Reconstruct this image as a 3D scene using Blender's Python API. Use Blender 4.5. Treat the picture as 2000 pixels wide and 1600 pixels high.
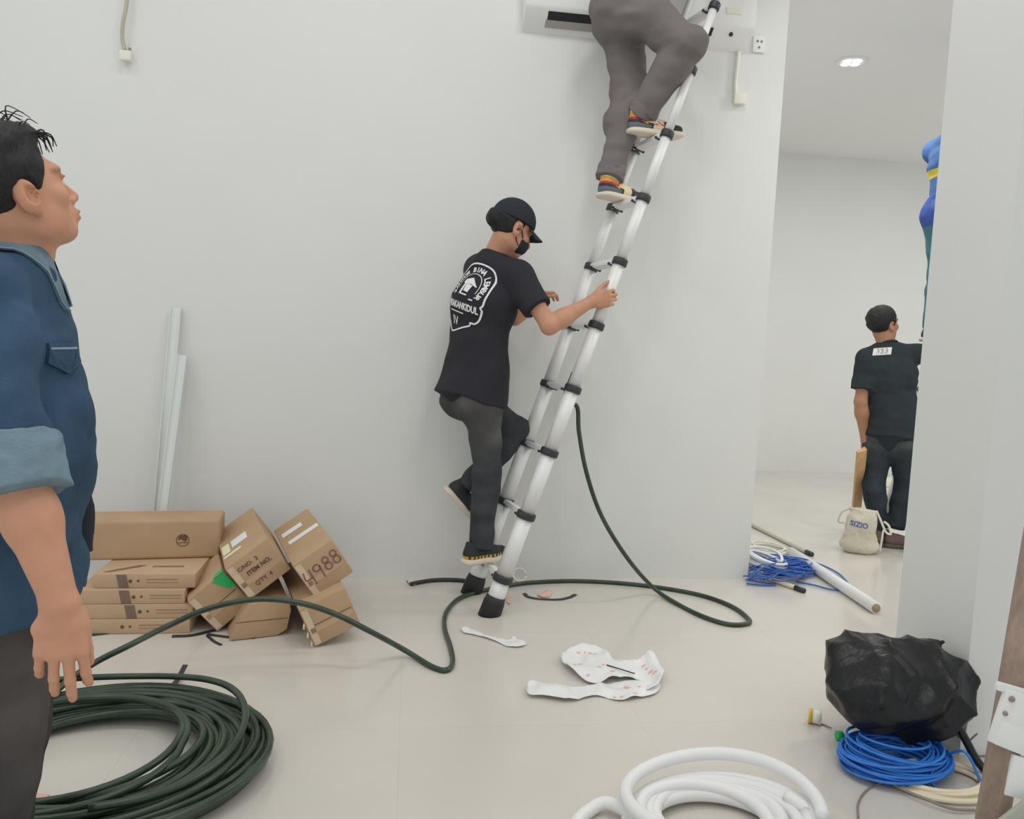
import bpy, bmesh, math, random
import numpy as np
from mathutils import Vector, Matrix
from mathutils.bvhtree import BVHTree
from mathutils.geometry import delaunay_2d_cdt

for o in list(bpy.data.objects):
    bpy.data.objects.remove(o, do_unlink=True)
random.seed(7)
SC = bpy.context.scene
COL = SC.collection

# ---------------------------------------------------------------- camera
FPX, PITCH, ROLL, YAW, CAMH = 1510.0, 0.0875, 0.0446, 0.1314, 1.25
FWD = np.array([math.sin(YAW)*math.cos(PITCH), math.cos(YAW)*math.cos(PITCH), -math.sin(PITCH)])
_R0 = np.array([math.cos(YAW), -math.sin(YAW), 0.0])
_U0 = np.cross(_R0, FWD)
RGT = _R0*math.cos(ROLL) + _U0*math.sin(ROLL)
UPV = _U0*math.cos(ROLL) - _R0*math.sin(ROLL)
CAM = np.array([0.0, 0.0, CAMH])
cd = bpy.data.cameras.new('camera')
cd.sensor_fit = 'HORIZONTAL'; cd.sensor_width = 36.0; cd.lens = FPX/2000*36.0
cd.clip_start = 0.05; cd.clip_end = 100
co = bpy.data.objects.new('camera', cd)
COL.objects.link(co)
co.matrix_world = Matrix(((RGT[0], UPV[0], -FWD[0], CAM[0]), (RGT[1], UPV[1], -FWD[1], CAM[1]),
                          (RGT[2], UPV[2], -FWD[2], CAM[2]), (0, 0, 0, 1)))
SC.camera = co

# ---------------------------------------------------------------- world, exposure, ceiling light
vs = SC.view_settings
vs.view_transform = 'Standard'; vs.look = 'None'; vs.gamma = 1.0; vs.use_curve_mapping = False
vs.exposure = 0.0
W = bpy.data.worlds.new('world'); SC.world = W; W.use_nodes = True
W.node_tree.nodes['Background'].inputs[0].default_value = (0.93, 0.97, 1.0, 1)
W.node_tree.nodes['Background'].inputs[1].default_value = 0.63

def area(name, loc, size, power, col=(1, 1, 1), shape='DISK'):
    l = bpy.data.lights.new(name, 'AREA'); l.shape = shape; l.size = size; l.energy = power; l.color = col
    o = bpy.data.objects.new(name, l); COL.objects.link(o); o.location = loc
    return o
CEIL, CEIL2 = 4.4, 3.31
MAIN_LAMPS = [(-2.4, 2.4), (-0.6, 2.4), (0.9, 2.2), (-2.4, 0.4), (-0.6, 0.4), (1.1, 0.4), (-2.4, -1.8), (-0.6, -1.8), (1.1, -1.8)]
FAR_LAMPS = [(2.98, 5.27), (4.9, 5.3), (3.0, 3.3), (4.9, 3.3), (6.8, 5.3), (6.8, 3.3)]
for i, (x, y) in enumerate(MAIN_LAMPS):
    area('main_ceiling_light', (x, y, CEIL-0.03), 0.5, 8.5 if x < 0.5 else 13.5, (1.0, 0.985, 0.955))
for i, (x, y) in enumerate(FAR_LAMPS):
    area('far_ceiling_light', (x, y, CEIL2-0.04), 0.3, 15, (1.0, 0.99, 0.97))

# ---------------------------------------------------------------- helpers
def ray(x, y): return FWD + RGT*(x-1000)/FPX - UPV*(y-800)/FPX
def P(x, y, d): return CAM + ray(x, y)*d
def Fl(x, y, z=0.0):
    r = ray(x, y); return CAM + r*((z-CAMH)/r[2])
def OnY(x, y, Y):
    r = ray(x, y); return CAM + r*(Y/r[1])
def V(*a): return np.array(a, float)
def nrm(v): v = np.asarray(v, float); return v/np.linalg.norm(v)
def lerp(a, b, t): return np.asarray(a)*(1-t) + np.asarray(b)*t
RH = nrm([RGT[0], RGT[1], 0]); FH = nrm([FWD[0], FWD[1], 0]); ZZ = V(0, 0, 1)

def lin(c):
    c = c/255.0
    return c/12.92 if c <= 0.04045 else ((c+0.055)/1.055)**2.4
def C3(r, g, b, k=1.45): return tuple(min(0.9, lin(v)*k) for v in (r, g, b))

def mk(name, rgb, rough=0.6, metal=0.0, var=0.0, vscale=6.0, bump=0.0, bscale=60.0, spec=0.5, attr=False, emit=None,
       stretch=(1, 1, 1), coat=0.0, sub=0.0):
    m = bpy.data.materials.new(name); m.use_nodes = True
    nt = m.node_tree; b = nt.nodes['Principled BSDF']
    col = C3(*rgb) + (1,)
    b.inputs['Base Color'].default_value = col
    b.inputs['Roughness'].default_value = rough
    b.inputs['Metallic'].default_value = metal
    b.inputs['Specular IOR Level'].default_value = spec
    b.inputs['Coat Weight'].default_value = coat
    if sub:
        b.inputs['Subsurface Weight'].default_value = sub
        b.inputs['Subsurface Radius'].default_value = (0.02, 0.008, 0.005)
        b.inputs['Subsurface Scale'].default_value = 0.4
    tc = nt.nodes.new('ShaderNodeTexCoord'); mp = nt.nodes.new('ShaderNodeMapping')
    mp.inputs['Scale'].default_value = stretch
    nt.links.new(tc.outputs['Object'], mp.inputs['Vector'])
    src = None
    if attr:
        a = nt.nodes.new('ShaderNodeAttribute'); a.attribute_name = 'Col'
        src = a.outputs['Color']; nt.links.new(src, b.inputs['Base Color'])
    if var > 0:
        n = nt.nodes.new('ShaderNodeTexNoise'); n.inputs['Scale'].default_value = vscale; n.inputs['Detail'].default_value = 5
        nt.links.new(mp.outputs[0], n.inputs['Vector'])
        mr = nt.nodes.new('ShaderNodeMapRange')
        mr.inputs['From Min'].default_value = 0.3; mr.inputs['From Max'].default_value = 0.7
        mr.inputs['To Min'].default_value = 1-var; mr.inputs['To Max'].default_value = 1+var
        nt.links.new(n.outputs['Fac'], mr.inputs['Value'])
        mx = nt.nodes.new('ShaderNodeMix'); mx.data_type = 'RGBA'; mx.blend_type = 'MULTIPLY'
        mx.inputs[0].default_value = 1.0
        if src is None: mx.inputs[6].default_value = col
        else: nt.links.new(src, mx.inputs[6])
        nt.links.new(mr.outputs[0], mx.inputs[7])
        nt.links.new(mx.outputs[2], b.inputs['Base Color'])
    if bump > 0:
        n2 = nt.nodes.new('ShaderNodeTexNoise'); n2.inputs['Scale'].default_value = bscale; n2.inputs['Detail'].default_value = 4
        nt.links.new(mp.outputs[0], n2.inputs['Vector'])
        bp = nt.nodes.new('ShaderNodeBump'); bp.inputs['Strength'].default_value = bump; bp.inputs['Distance'].default_value = 0.01
        nt.links.new(n2.outputs['Fac'], bp.inputs['Height']); nt.links.new(bp.outputs[0], b.inputs['Normal'])
    if emit:
        b.inputs['Emission Color'].default_value = (1, 1, 1, 1); b.inputs['Emission Strength'].default_value = emit
    return m

M = {}
M['wall'] = mk('white_wall_paint', (200, 201, 199), 0.55, var=0.015, vscale=1.5, bump=0.04, bscale=90, spec=0.4)
M['ceil'] = mk('white_ceiling_paint', (212, 213, 210), 0.7)
M['carton'] = mk('brown_cardboard', (164, 138, 110), 0.75, var=0.07, vscale=5, bump=0.08, bscale=150, spec=0.25)
M['carton2'] = mk('pale_cardboard', (172, 147, 120), 0.75, var=0.06, vscale=5, bump=0.08, bscale=150, spec=0.25)
M['tape'] = mk('brown_parcel_tape', (112, 92, 80), 0.35, var=0.08)
M['cleartape'] = mk('clear_parcel_tape', (188, 168, 143), 0.25, var=0.12, vscale=20)
M['ink'] = mk('dark_ink', (92, 70, 54), 0.8)
M['inkred'] = mk('reddish_brown_ink', (122, 82, 78), 0.8)
M['white_label'] = mk('white_paper_label', (212, 212, 208), 0.6)
M['green'] = mk('green_sticker', (32, 168, 92), 0.5)
M['alu'] = mk('brushed_aluminium', (208, 209, 211), 0.5, metal=0.12, var=0.03, vscale=4, stretch=(20, 20, 1))
M['blackplastic'] = mk('black_plastic', (44, 47, 48), 0.45)
M['rubber'] = mk('black_rubber', (34, 36, 38), 0.6)
M['cable_green'] = mk('dark_green_cable', (42, 56, 43), 0.32, var=0.4, vscale=9, spec=0.6)
M['white_hose'] = mk('white_foam_hose', (224, 225, 222), 0.5)
M['blue'] = mk('blue_cable', (44, 108, 186), 0.4, var=0.15, vscale=30)
M['darkblue'] = mk('deep_blue_cable', (52, 92, 165), 0.45, var=0.15, vscale=30)
M['beige'] = mk('beige_cable', (216, 196, 172), 0.5)
M['greywire'] = mk('grey_wire', (128, 116, 110), 0.5)
M['bag'] = mk('black_bin_plastic', (20, 21, 23), 0.34, bump=0.6, bscale=26, spec=0.4)
M['white'] = mk('white_plastic', (222, 221, 216), 0.4)
M['offwhite'] = mk('offwhite_plastic', (212, 207, 192), 0.45)
M['dark'] = mk('dark_void', (28, 31, 34), 0.5)
M['skin'] = mk('skin', (185, 140, 115), 0.5, attr=True, var=0.04, vscale=30, spec=0.35)
M['hair'] = mk('black_hair', (22, 22, 24), 0.5, var=0.3, vscale=40, bump=0.5, bscale=90, stretch=(3, 3, .6), spec=.4)
M['denim_shirt'] = mk('blue_denim', (50, 72, 94), 0.8, var=0.30, vscale=4.5, bump=0.25, bscale=220, spec=0.2)
M['denim_light'] = mk('pale_denim_inside', (104, 124, 136), 0.85, var=0.12, vscale=14, bump=0.25, bscale=220, spec=0.2)
M['seam'] = mk('pale_stitching', (120, 138, 150), 0.8)
M['tee'] = mk('black_cotton', (43, 43, 48), 0.85, var=0.08, vscale=6, bump=0.1, bscale=250, spec=0.2)
M['tee2'] = mk('charcoal_cotton', (43, 48, 52), 0.85, var=0.08, vscale=6, bump=0.1, bscale=250, spec=0.2)
M['jeans'] = mk('faded_black_jeans', (60, 61, 62), 0.85, attr=True, var=0.28, vscale=7, bump=0.15, bscale=200, spec=0.2)
M['grey_trouser'] = mk('grey_trouser_cloth', (106, 101, 100), 0.85, var=0.06, vscale=5, bump=0.1, bscale=250, spec=0.2)
M['cap'] = mk('black_cap_cloth', (38, 41, 47), 0.75, bump=0.1, bscale=250, spec=0.25)
M['shoe'] = mk('shoe_upper', (150, 140, 120), 0.6, attr=True, spec=0.35)
M['sole'] = mk('cream_rubber_sole', (198, 188, 172), 0.6)
M['darksole'] = mk('dark_sole', (84, 80, 76), 0.6)
M['print'] = mk('white_screen_print', (206, 204, 204), 0.7)
M['paper'] = mk('white_plastic_wrap', (228, 226, 226), 0.35, bump=0.3, bscale=25)
M['redprint'] = mk('red_print', (212, 164, 148), 0.6)
M['wood'] = mk('light_wood', (184, 148, 108), 0.65, var=0.15, vscale=6, stretch=(6, 6, 1))
M['rust'] = mk('weathered_brown_timber', (134, 116, 104), 0.6, var=0.22, vscale=10, bump=0.4, bscale=40, stretch=(4, 4, 1))
M['whitemetal'] = mk('white_painted_steel', (204, 206, 204), 0.45, var=0.04, vscale=14)
M['canvas'] = mk('canvas_cloth', (186, 180, 164), 0.85, var=0.1, vscale=9, bump=0.3, bscale=60, spec=0.2)
M['blueink'] = mk('blue_ink', (74, 90, 150), 0.8)
M['lamp'] = mk('lamp_glow', (255, 255, 255), 0.5, emit=6.0)
M['bluecloth'] = mk('royal_blue_cloth', (62, 84, 150), 0.8, attr=True, bump=0.1, bscale=200, spec=0.2)
M['yellow'] = mk('yellow_plastic', (226, 170, 60), 0.5)
M['profile'] = mk('pale_grey_metal', (202, 205, 204), 0.5)

# floor material: polished beige tiles with barely visible joints
def floor_mat():
    m = mk('polished_beige_tile', (186, 182, 174), 0.16, var=0.03, vscale=1.6, spec=0.45)
    nt = m.node_tree; b = nt.nodes['Principled BSDF']
    br = nt.nodes.new('ShaderNodeTexBrick'); br.offset = 0.0
    br.inputs['Scale'].default_value = 1.0; br.inputs['Mortar Size'].default_value = 0.0016
    br.inputs['Brick Width'].default_value = 0.8; br.inputs['Row Height'].default_value = 0.8
    br.inputs['Color1'].default_value = (1, 1, 1, 1); br.inputs['Color2'].default_value = (0.985, 0.985, 0.985, 1)
    br.inputs['Mortar'].default_value = (0.93, 0.92, 0.90, 1)
    tc = nt.nodes.new('ShaderNodeTexCoord'); nt.links.new(tc.outputs['Object'], br.inputs['Vector'])
    old = b.inputs['Base Color'].links[0].from_socket
    mx = nt.nodes.new('ShaderNodeMix'); mx.data_type = 'RGBA'; mx.blend_type = 'MULTIPLY'; mx.inputs[0].default_value = 1
    nt.links.new(old, mx.inputs[6]); nt.links.new(br.outputs['Color'], mx.inputs[7]); nt.links.new(mx.outputs[2], b.inputs['Base Color'])
    n = nt.nodes.new('ShaderNodeTexNoise'); n.inputs['Scale'].default_value = 3.0
    nt.links.new(tc.outputs['Object'], n.inputs['Vector'])
    mr = nt.nodes.new('ShaderNodeMapRange'); mr.inputs['To Min'].default_value = 0.12; mr.inputs['To Max'].default_value = 0.26
    nt.links.new(n.outputs['Fac'], mr.inputs['Value']); nt.links.new(mr.outputs[0], b.inputs['Roughness'])
    return m
M['floor'] = floor_mat()

ORG = {}
def tag(o, label=None, cat=None, group=None, kind=None):
    if label: o['label'] = label
    if cat: o['category'] = cat
    if group: o['group'] = group
    if kind: o['kind'] = kind
    return o
def thing(name, loc, label, cat, group=None):
    o = bpy.data.objects.new(name, None); COL.objects.link(o)
    o.location = tuple(float(v) for v in loc); o.empty_display_size = 0.05
    ORG[o.name] = np.asarray(loc, float)
    return tag(o, label, cat, group)
def mesh_obj(name, verts, faces, mat, parent=None, smooth=True, bevel=0.0, org=None, mats=None, fmat=None, seg=2):
    """verts in world coordinates"""
    verts = np.asarray(verts, float)
    if parent is not None: o0 = ORG[parent.name]
    elif org is not None: o0 = np.asarray(org, float)
    else: o0 = np.zeros(3)
    me = bpy.data.meshes.new(name)
    loc = verts - o0
    me.from_pydata(loc.tolist(), [], [tuple(int(i) for i in f) for f in faces] if not isinstance(faces, np.ndarray) else faces.tolist())
    if bevel > 0:
        bm = bmesh.new(); bm.from_mesh(me)
        bmesh.ops.remove_doubles(bm, verts=bm.verts, dist=1e-5)
        bmesh.ops.recalc_face_normals(bm, faces=bm.faces)
        es = [e for e in bm.edges if len(e.link_faces) == 2 and e.calc_face_angle(0) > 0.5]
        bmesh.ops.bevel(bm, geom=es, offset=bevel, segments=seg, affect='EDGES', profile=0.6, clamp_overlap=True)
        bm.to_mesh(me); bm.free()
    for mm in (mats or [mat]): me.materials.append(mm)
    if fmat is not None and bevel == 0: me.polygons.foreach_set('material_index', np.asarray(fmat, np.int32))
    if smooth: me.polygons.foreach_set('use_smooth', [True]*len(me.polygons))
    me.update()
    ob = bpy.data.objects.new(name, me); COL.objects.link(ob)
    if parent is not None: ob.parent = parent
    else: ob.location = tuple(o0)
    ORG[ob.name] = o0
    if smooth and bevel > 0:
        try: me.set_sharp_from_angle(angle=0.7)
        except Exception: pass
    return ob

class MB:
    def __init__(s): s.v = []; s.f = []
    def raw(s, v, f):
        n = len(s.v); s.v += [tuple(x) for x in v]; s.f += [tuple(i+n for i in q) for q in f]; return s
    def box(s, c, size, ax=None):
        c = np.asarray(c, float); h = np.asarray(size, float)/2
        A = np.eye(3) if ax is None else np.asarray(ax, float)
        v = [c + A[0]*h[0]*i + A[1]*h[1]*j + A[2]*h[2]*k for i in (-1, 1) for j in (-1, 1) for k in (-1, 1)]
        return s.raw(v, [(0, 1, 3, 2), (4, 6, 7, 5), (0, 4, 5, 1), (2, 3, 7, 6), (0, 2, 6, 4), (1, 5, 7, 3)])
    def bx(s, x0, x1, y0, y1, z0, z1): return s.box(((x0+x1)/2, (y0+y1)/2, (z0+z1)/2), (x1-x0, y1-y0, z1-z0))
    def cyl(s, a, b, ra, rb=None, n=16, cap=True):
        rb = ra if rb is None else rb
        a = np.asarray(a, float); b = np.asarray(b, float); d = nrm(b-a)
        u = nrm(np.cross(d, (0, 0, 1) if abs(d[2]) < 0.9 else (1, 0, 0))); w = np.cross(d, u)
        v = []
        for p, r in ((a, ra), (b, rb)):
            v += [p + (u*math.cos(t)+w*math.sin(t))*r for t in [2*math.pi*i/n for i in range(n)]]
        f = [(i, (i+1) % n, n+(i+1) % n, n+i) for i in range(n)]
        if cap: f += [tuple(range(n-1, -1, -1)), tuple(range(n, 2*n))]
        return s.raw(v, f)
    def tube(s, pts, r, n=8, closed=False, cap=True):
        pts = np.asarray(pts, float); N = len(pts)
        t = np.gradient(pts, axis=0) if not closed else np.roll(pts, -1, 0)-np.roll(pts, 1, 0)
        t /= np.linalg.norm(t, axis=1)[:, None]+1e-12
        u = np.cross(t[0], (0, 0, 1) if abs(t[0][2]) < 0.9 else (1, 0, 0)); u = nrm(u)
        v = []; rr = np.broadcast_to(np.asarray(r, float), (N,))
        for i in range(N):
            u = u - t[i]*(u@t[i]); u = nrm(u); w = np.cross(t[i], u)
            v += [pts[i] + (u*math.cos(q)+w*math.sin(q))*rr[i] for q in [2*math.pi*j/n for j in range(n)]]
        f = []
        for i in range(N if closed else N-1):
            k = (i+1) % N
            f += [(i*n+j, i*n+(j+1) % n, k*n+(j+1) % n, k*n+j) for j in range(n)]
        if cap and not closed: f += [tuple(range(n-1, -1, -1)), tuple(range((N-1)*n, N*n))]
        return s.raw(v, f)
    def lathe(s, c, ax, prof, n=24):
        c = np.asarray(c, float); d = nrm(ax)
        u = nrm(np.cross(d, (0, 0, 1) if abs(d[2]) < 0.9 else (1, 0, 0))); w = np.cross(d, u)
        v = []; K = len(prof)
        for r, h in prof:
            v += [c + d*h + (u*math.cos(t)+w*math.sin(t))*r for t in [2*math.pi*i/n for i in range(n)]]
        f = [(k*n+i, k*n+(i+1) % n, (k+1)*n+(i+1) % n, (k+1)*n+i) for k in range(K-1) for i in range(n)]
        f += [tuple(range(n-1, -1, -1)), tuple(range((K-1)*n, K*n))]
        return s.raw(v, f)
    def build(s, name, mat, parent=None, smooth=True, bevel=0.0, org=None, seg=2):
        return mesh_obj(name, s.v, s.f, mat, parent, smooth, bevel, org, seg=seg)

def spline(pts, per=12, closed=False):
    p = np.asarray(pts, float); n = len(p); out = []
    rng = range(n if closed else n-1)
    for i in rng:
        if closed: a, b, c, d = p[(i-1) % n], p[i], p[(i+1) % n], p[(i+2) % n]
        else:
            b, c = p[i], p[i+1]; a = p[i-1] if i > 0 else 2*b-c; d = p[i+2] if i+2 < n else 2*c-b
        for j in range(per):
            t = j/per
            out.append(0.5*((2*b)+(c-a)*t+(2*a-5*b+4*c-d)*t*t+(-a+3*b-3*c+d)*t**3))
    if not closed: out.append(p[-1])
    return np.array(out)

# value noise
_rs = np.random.RandomState(3); _LAT = _rs.rand(32, 32, 32).astype(np.float32)*2-1
def vnoise(p):
    i = np.floor(p).astype(int); f = (p-i); f = f*f*(3-2*f); i &= 31; j = (i+1) & 31
    x0, y0, z0 = i.T; x1, y1, z1 = j.T; fx, fy, fz = f.T
    L = _LAT
    c00 = L[x0, y0, z0]*(1-fx)+L[x1, y0, z0]*fx; c10 = L[x0, y1, z0]*(1-fx)+L[x1, y1, z0]*fx
    c01 = L[x0, y0, z1]*(1-fx)+L[x1, y0, z1]*fx; c11 = L[x0, y1, z1]*(1-fx)+L[x1, y1, z1]*fx
    return (c00*(1-fy)+c10*fy)*(1-fz)+(c01*(1-fy)+c11*fy)*fz

# ---------------------------------------------------------------- implicit surfaces
class Prim:
    def __init__(s, lo, hi, fn): s.lo = np.asarray(lo, float); s.hi = np.asarray(hi, float); s.fn = fn
def cone(a, b, ra, rb, flat=False):
    a = np.asarray(a, float); b = np.asarray(b, float); ba = b-a; L2 = ba@ba; L = math.sqrt(L2)
    R = max(ra, rb)
    def fn(X, Y, Z):
        px, py, pz = X-a[0], Y-a[1], Z-a[2]
        tt = (px*ba[0]+py*ba[1]+pz*ba[2])/L2
        t = np.clip(tt, 0, 1)
        d = np.sqrt((px-t*ba[0])**2+(py-t*ba[1])**2+(pz-t*ba[2])**2)-(ra+(rb-ra)*t)
        if flat:
            tu = np.maximum(tt, 0); tu = np.minimum(tu, 1.5)
            d = np.sqrt((px-tu*ba[0])**2+(py-tu*ba[1])**2+(pz-tu*ba[2])**2)-(ra+(rb-ra)*np.minimum(tu, 1))
            d = np.maximum(d, (tt-1)*L)
        return d
    return Prim(np.minimum(a, b)-R, np.maximum(a, b)+R, fn)
def econe(a, b, wa, wb, side, flat=False):
    """elliptic tapered capsule: wa=(half width along side, half depth)"""
    a = np.asarray(a, float); b = np.asarray(b, float); ba = b-a; L = np.linalg.norm(ba); u = ba/L
    s = np.asarray(side, float); s = nrm(s-u*(s@u)); f = np.cross(u, s)
    R = max(wa+wb)
    def fn(X, Y, Z):
        px, py, pz = X-a[0], Y-a[1], Z-a[2]
        ax = px*u[0]+py*u[1]+pz*u[2]; ds = px*s[0]+py*s[1]+pz*s[2]; df = px*f[0]+py*f[1]+pz*f[2]
        t = np.clip(ax/L, 0, 1)
        ws = wa[0]+(wb[0]-wa[0])*t; wf = wa[1]+(wb[1]-wa[1])*t; m = np.minimum(ws, wf)
        e = ax-np.clip(ax, 0, L if not flat else 1e9)
        d = (np.sqrt((ds/ws)**2+(df/wf)**2+(e/m)**2)-1)*m
        if flat: d = np.maximum(d, ax-L)
        return d
    return Prim(np.minimum(a, b)-R, np.maximum(a, b)+R, fn)
def ell(c, r, fr=None):
    c = np.asarray(c, float); r = np.asarray(r, float); A = np.eye(3) if fr is None else np.asarray(fr, float)
    e = np.sqrt(((A.T*r)**2).sum(1))
    def fn(X, Y, Z):
        px, py, pz = X-c[0], Y-c[1], Z-c[2]
        q = [(px*A[i][0]+py*A[i][1]+pz*A[i][2]) for i in range(3)]
        k0 = np.sqrt(sum((q[i]/r[i])**2 for i in range(3))); k1 = np.sqrt(sum((q[i]/r[i]**2)**2 for i in range(3)))+1e-9
        return k0*(k0-1)/k1
    return Prim(c-e, c+e, fn)
def half(p, n):
    """region on the positive side of plane"""
    p = np.asarray(p, float); n = nrm(n)
    return lambda X, Y, Z: -((X-p[0])*n[0]+(Y-p[1])*n[1]+(Z-p[2])*n[2])
def smin(a, b, k):
    h = np.clip(0.5+0.5*(b-a)/k, 0, 1); return b+(a-b)*h-k*h*(1-h)

class SDF:
    def __init__(s, h): s.h = h; s.ops = []
    def add(s, p, k=0.02): s.ops.append(('a', p, k)); return s
    def sub(s, p, k=0.008): s.ops.append(('s', p, k)); return s
    def cut(s, fn, k=0.004, box=None): s.ops.append(('c', fn, k, box)); return s
    def mesh(s, disp=None):
        h = s.h; ad = [o[1] for o in s.ops if o[0] == 'a']
        lo = np.min([p.lo for p in ad], 0)-4*h-0.012; hi = np.max([p.hi for p in ad], 0)+4*h+0.012
        n = np.ceil((hi-lo)/h).astype(int)+1
        ax = [(lo[i]+np.arange(n[i])*h).astype(np.float32) for i in range(3)]
        d = np.full(n, 0.3, np.float32)
        for op in s.ops:
            if op[0] == 'c':
                fn, k, bx = op[1], op[2], op[3]
                if bx is None: i0 = [0]*3; i1 = list(n)
                else:
                    i0 = np.clip(np.floor((np.asarray(bx[0])-lo)/h).astype(int), 0, n); i1 = np.clip(np.ceil((np.asarray(bx[1])-lo)/h).astype(int)+1, 0, n)
                sl = tuple(slice(i0[i], i1[i]) for i in range(3))
                b = fn(ax[0][sl[0]][:, None, None], ax[1][sl[1]][None, :, None], ax[2][sl[2]][None, None, :]).astype(np.float32)
                d[sl] = -smin(-d[sl], -b, k); continue
            p, k = op[1], op[2]; mg = k+3*h+0.02
            i0 = np.clip(np.floor((p.lo-mg-lo)/h).astype(int), 0, n); i1 = np.clip(np.ceil((p.hi+mg-lo)/h).astype(int)+1, 0, n)
            if (i1 <= i0).any(): continue
            sl = tuple(slice(i0[i], i1[i]) for i in range(3))
            b = p.fn(ax[0][sl[0]][:, None, None], ax[1][sl[1]][None, :, None], ax[2][sl[2]][None, None, :]).astype(np.float32)
            d[sl] = smin(d[sl], b, k) if op[0] == 'a' else -smin(-d[sl], b, k)
        if disp is not None:
            ii = np.nonzero(np.abs(d) < 0.03)
            pts = np.stack([ax[i][ii[i]] for i in range(3)], 1).astype(float)
            d[ii] += disp(pts).astype(np.float32)
        return nets(d, lo, h)
    def build(s, name, mat, parent, disp=None, col=None):
        v, f = s.mesh(disp)
        o = mesh_obj(name, v, f, mat, parent)
        if col is not None:
            c = np.ones((len(v), 4), np.float32); c[:, :3] = col(v)
            a = o.data.color_attributes.new('Col', 'FLOAT_COLOR', 'POINT'); a.data.foreach_set('color', c.ravel())
        return o, v, f

def nets(d, lo, h):
    s = d < 0
    c = np.zeros(tuple(x-1 for x in d.shape), np.uint8)
    off = [(i, j, k) for i in (0, 1) for j in (0, 1) for k in (0, 1)]
    nx, ny, nz = d.shape
    for i, j, k in off: c += s[i:nx-1+i, j:ny-1+j, k:nz-1+k]
    ii, jj, kk = np.nonzero((c > 0) & (c < 8))
    idx = np.full(c.shape, -1, np.int32); idx[ii, jj, kk] = np.arange(len(ii))
    val = {o: d[ii+o[0], jj+o[1], kk+o[2]] for o in off}
    acc = np.zeros((len(ii), 3)); cnt = np.zeros(len(ii))
    for a in off:
        for x in range(3):
            if a[x] == 0:
                b = list(a); b[x] = 1; b = tuple(b)
                va, vb = val[a], val[b]; m = (va < 0) != (vb < 0)
                t = va[m]/(va[m]-vb[m]); q = np.tile(np.array(a, float), (m.sum(), 1)); q[:, x] = t
                acc[m] += q; cnt[m] += 1
    v = lo+h*(np.stack([ii, jj, kk], 1)+acc/cnt[:, None])
    F = []
    for x in range(3):
        A = [slice(1, -1)]*3; B = [slice(1, -1)]*3
        A[x] = slice(0, -1); B[x] = slice(1, None)
        sa, sb = s[tuple(A)], s[tuple(B)]
        p = np.nonzero(sa != sb); q = [p[i]+(1 if i != x else 0) for i in range(3)]
        y, z = (x+1) % 3, (x+2) % 3
        def cell(dy, dz):
            r = [q[0].copy(), q[1].copy(), q[2].copy()]; r[y] -= dy; r[z] -= dz
            return idx[r[0], r[1], r[2]]
        quad = np.stack([cell(1, 1), cell(0, 1), cell(0, 0), cell(1, 0)], 1)
        fl = ~sa[p]
        quad[fl] = quad[fl][:, ::-1]
        F.append(quad)
    F = np.concatenate(F); F = F[(F >= 0).all(1)]
    return v, F

def bvh_of(v, f): return BVHTree.FromPolygons([tuple(x) for x in v], [tuple(int(i) for i in q) for q in f])

def text2d(s, size, bold=0.0):
    cu = bpy.data.curves.new('t', 'FONT'); cu.body = s; cu.size = size; cu.align_x = 'CENTER'; cu.align_y = 'CENTER'
    cu.resolution_u = 3; cu.offset = bold
    o = bpy.data.objects.new('t', cu); COL.objects.link(o)
    dg = bpy.context.evaluated_depsgraph_get()
    me = bpy.data.meshes.new_from_object(o.evaluated_get(dg))
    v = np.array([tuple(p.co)[:2] for p in me.vertices]) if len(me.vertices) else np.zeros((0, 2))
    f = [tuple(p.vertices) for p in me.polygons]
    bpy.data.objects.remove(o, do_unlink=True); bpy.data.meshes.remove(me); bpy.data.curves.remove(cu)
    return v, f
class Flat:
    """2D artwork collected as polygons"""
    def __init__(s): s.v = []; s.f = []
    def add(s, v, f, T=None):
        n = len(s.v)
        for p in v:
            p = np.asarray(p, float)
            s.v.append(tuple(T(p)) if T else tuple(p))
        s.f += [tuple(i+n for i in q) for q in f]
    def text(s, t, size, pos=(0, 0), rot=0.0, sx=1.0, bold=0.0, shear=0.0):
        v, f = text2d(t, size, bold); c, q = math.cos(rot), math.sin(rot)
        s.add(v, f, lambda p: (pos[0]+c*p[0]*sx-q*(p[1]+shear*p[0]), pos[1]+q*p[0]*sx+c*(p[1]+shear*p[0])))
    def line(s, pts, w, closed=False):
        p = np.asarray(pts, float)[:, :2]
        if closed: p = np.vstack([p, p[:1]])
        t = np.gradient(p, axis=0); t /= np.linalg.norm(t, axis=1)[:, None]+1e-9
        nn = np.stack([-t[:, 1], t[:, 0]], 1)*w/2
        v = np.vstack([p+nn, p-nn]); N = len(p)
        s.add(v, [(i, i+1, N+i+1, N+i) for i in range(N-1)])
    def rect(s, x0, x1, y0, y1): s.add([(x0, y0), (x1, y0), (x1, y1), (x0, y1)], [(0, 1, 2, 3)])
    def poly(s, pts): s.add(pts, [tuple(range(len(pts)))])
    def disc(s, c, r, n=14): s.poly([(c[0]+r*math.cos(2*math.pi*i/n), c[1]+r*math.sin(2*math.pi*i/n)) for i in range(n)])
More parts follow.
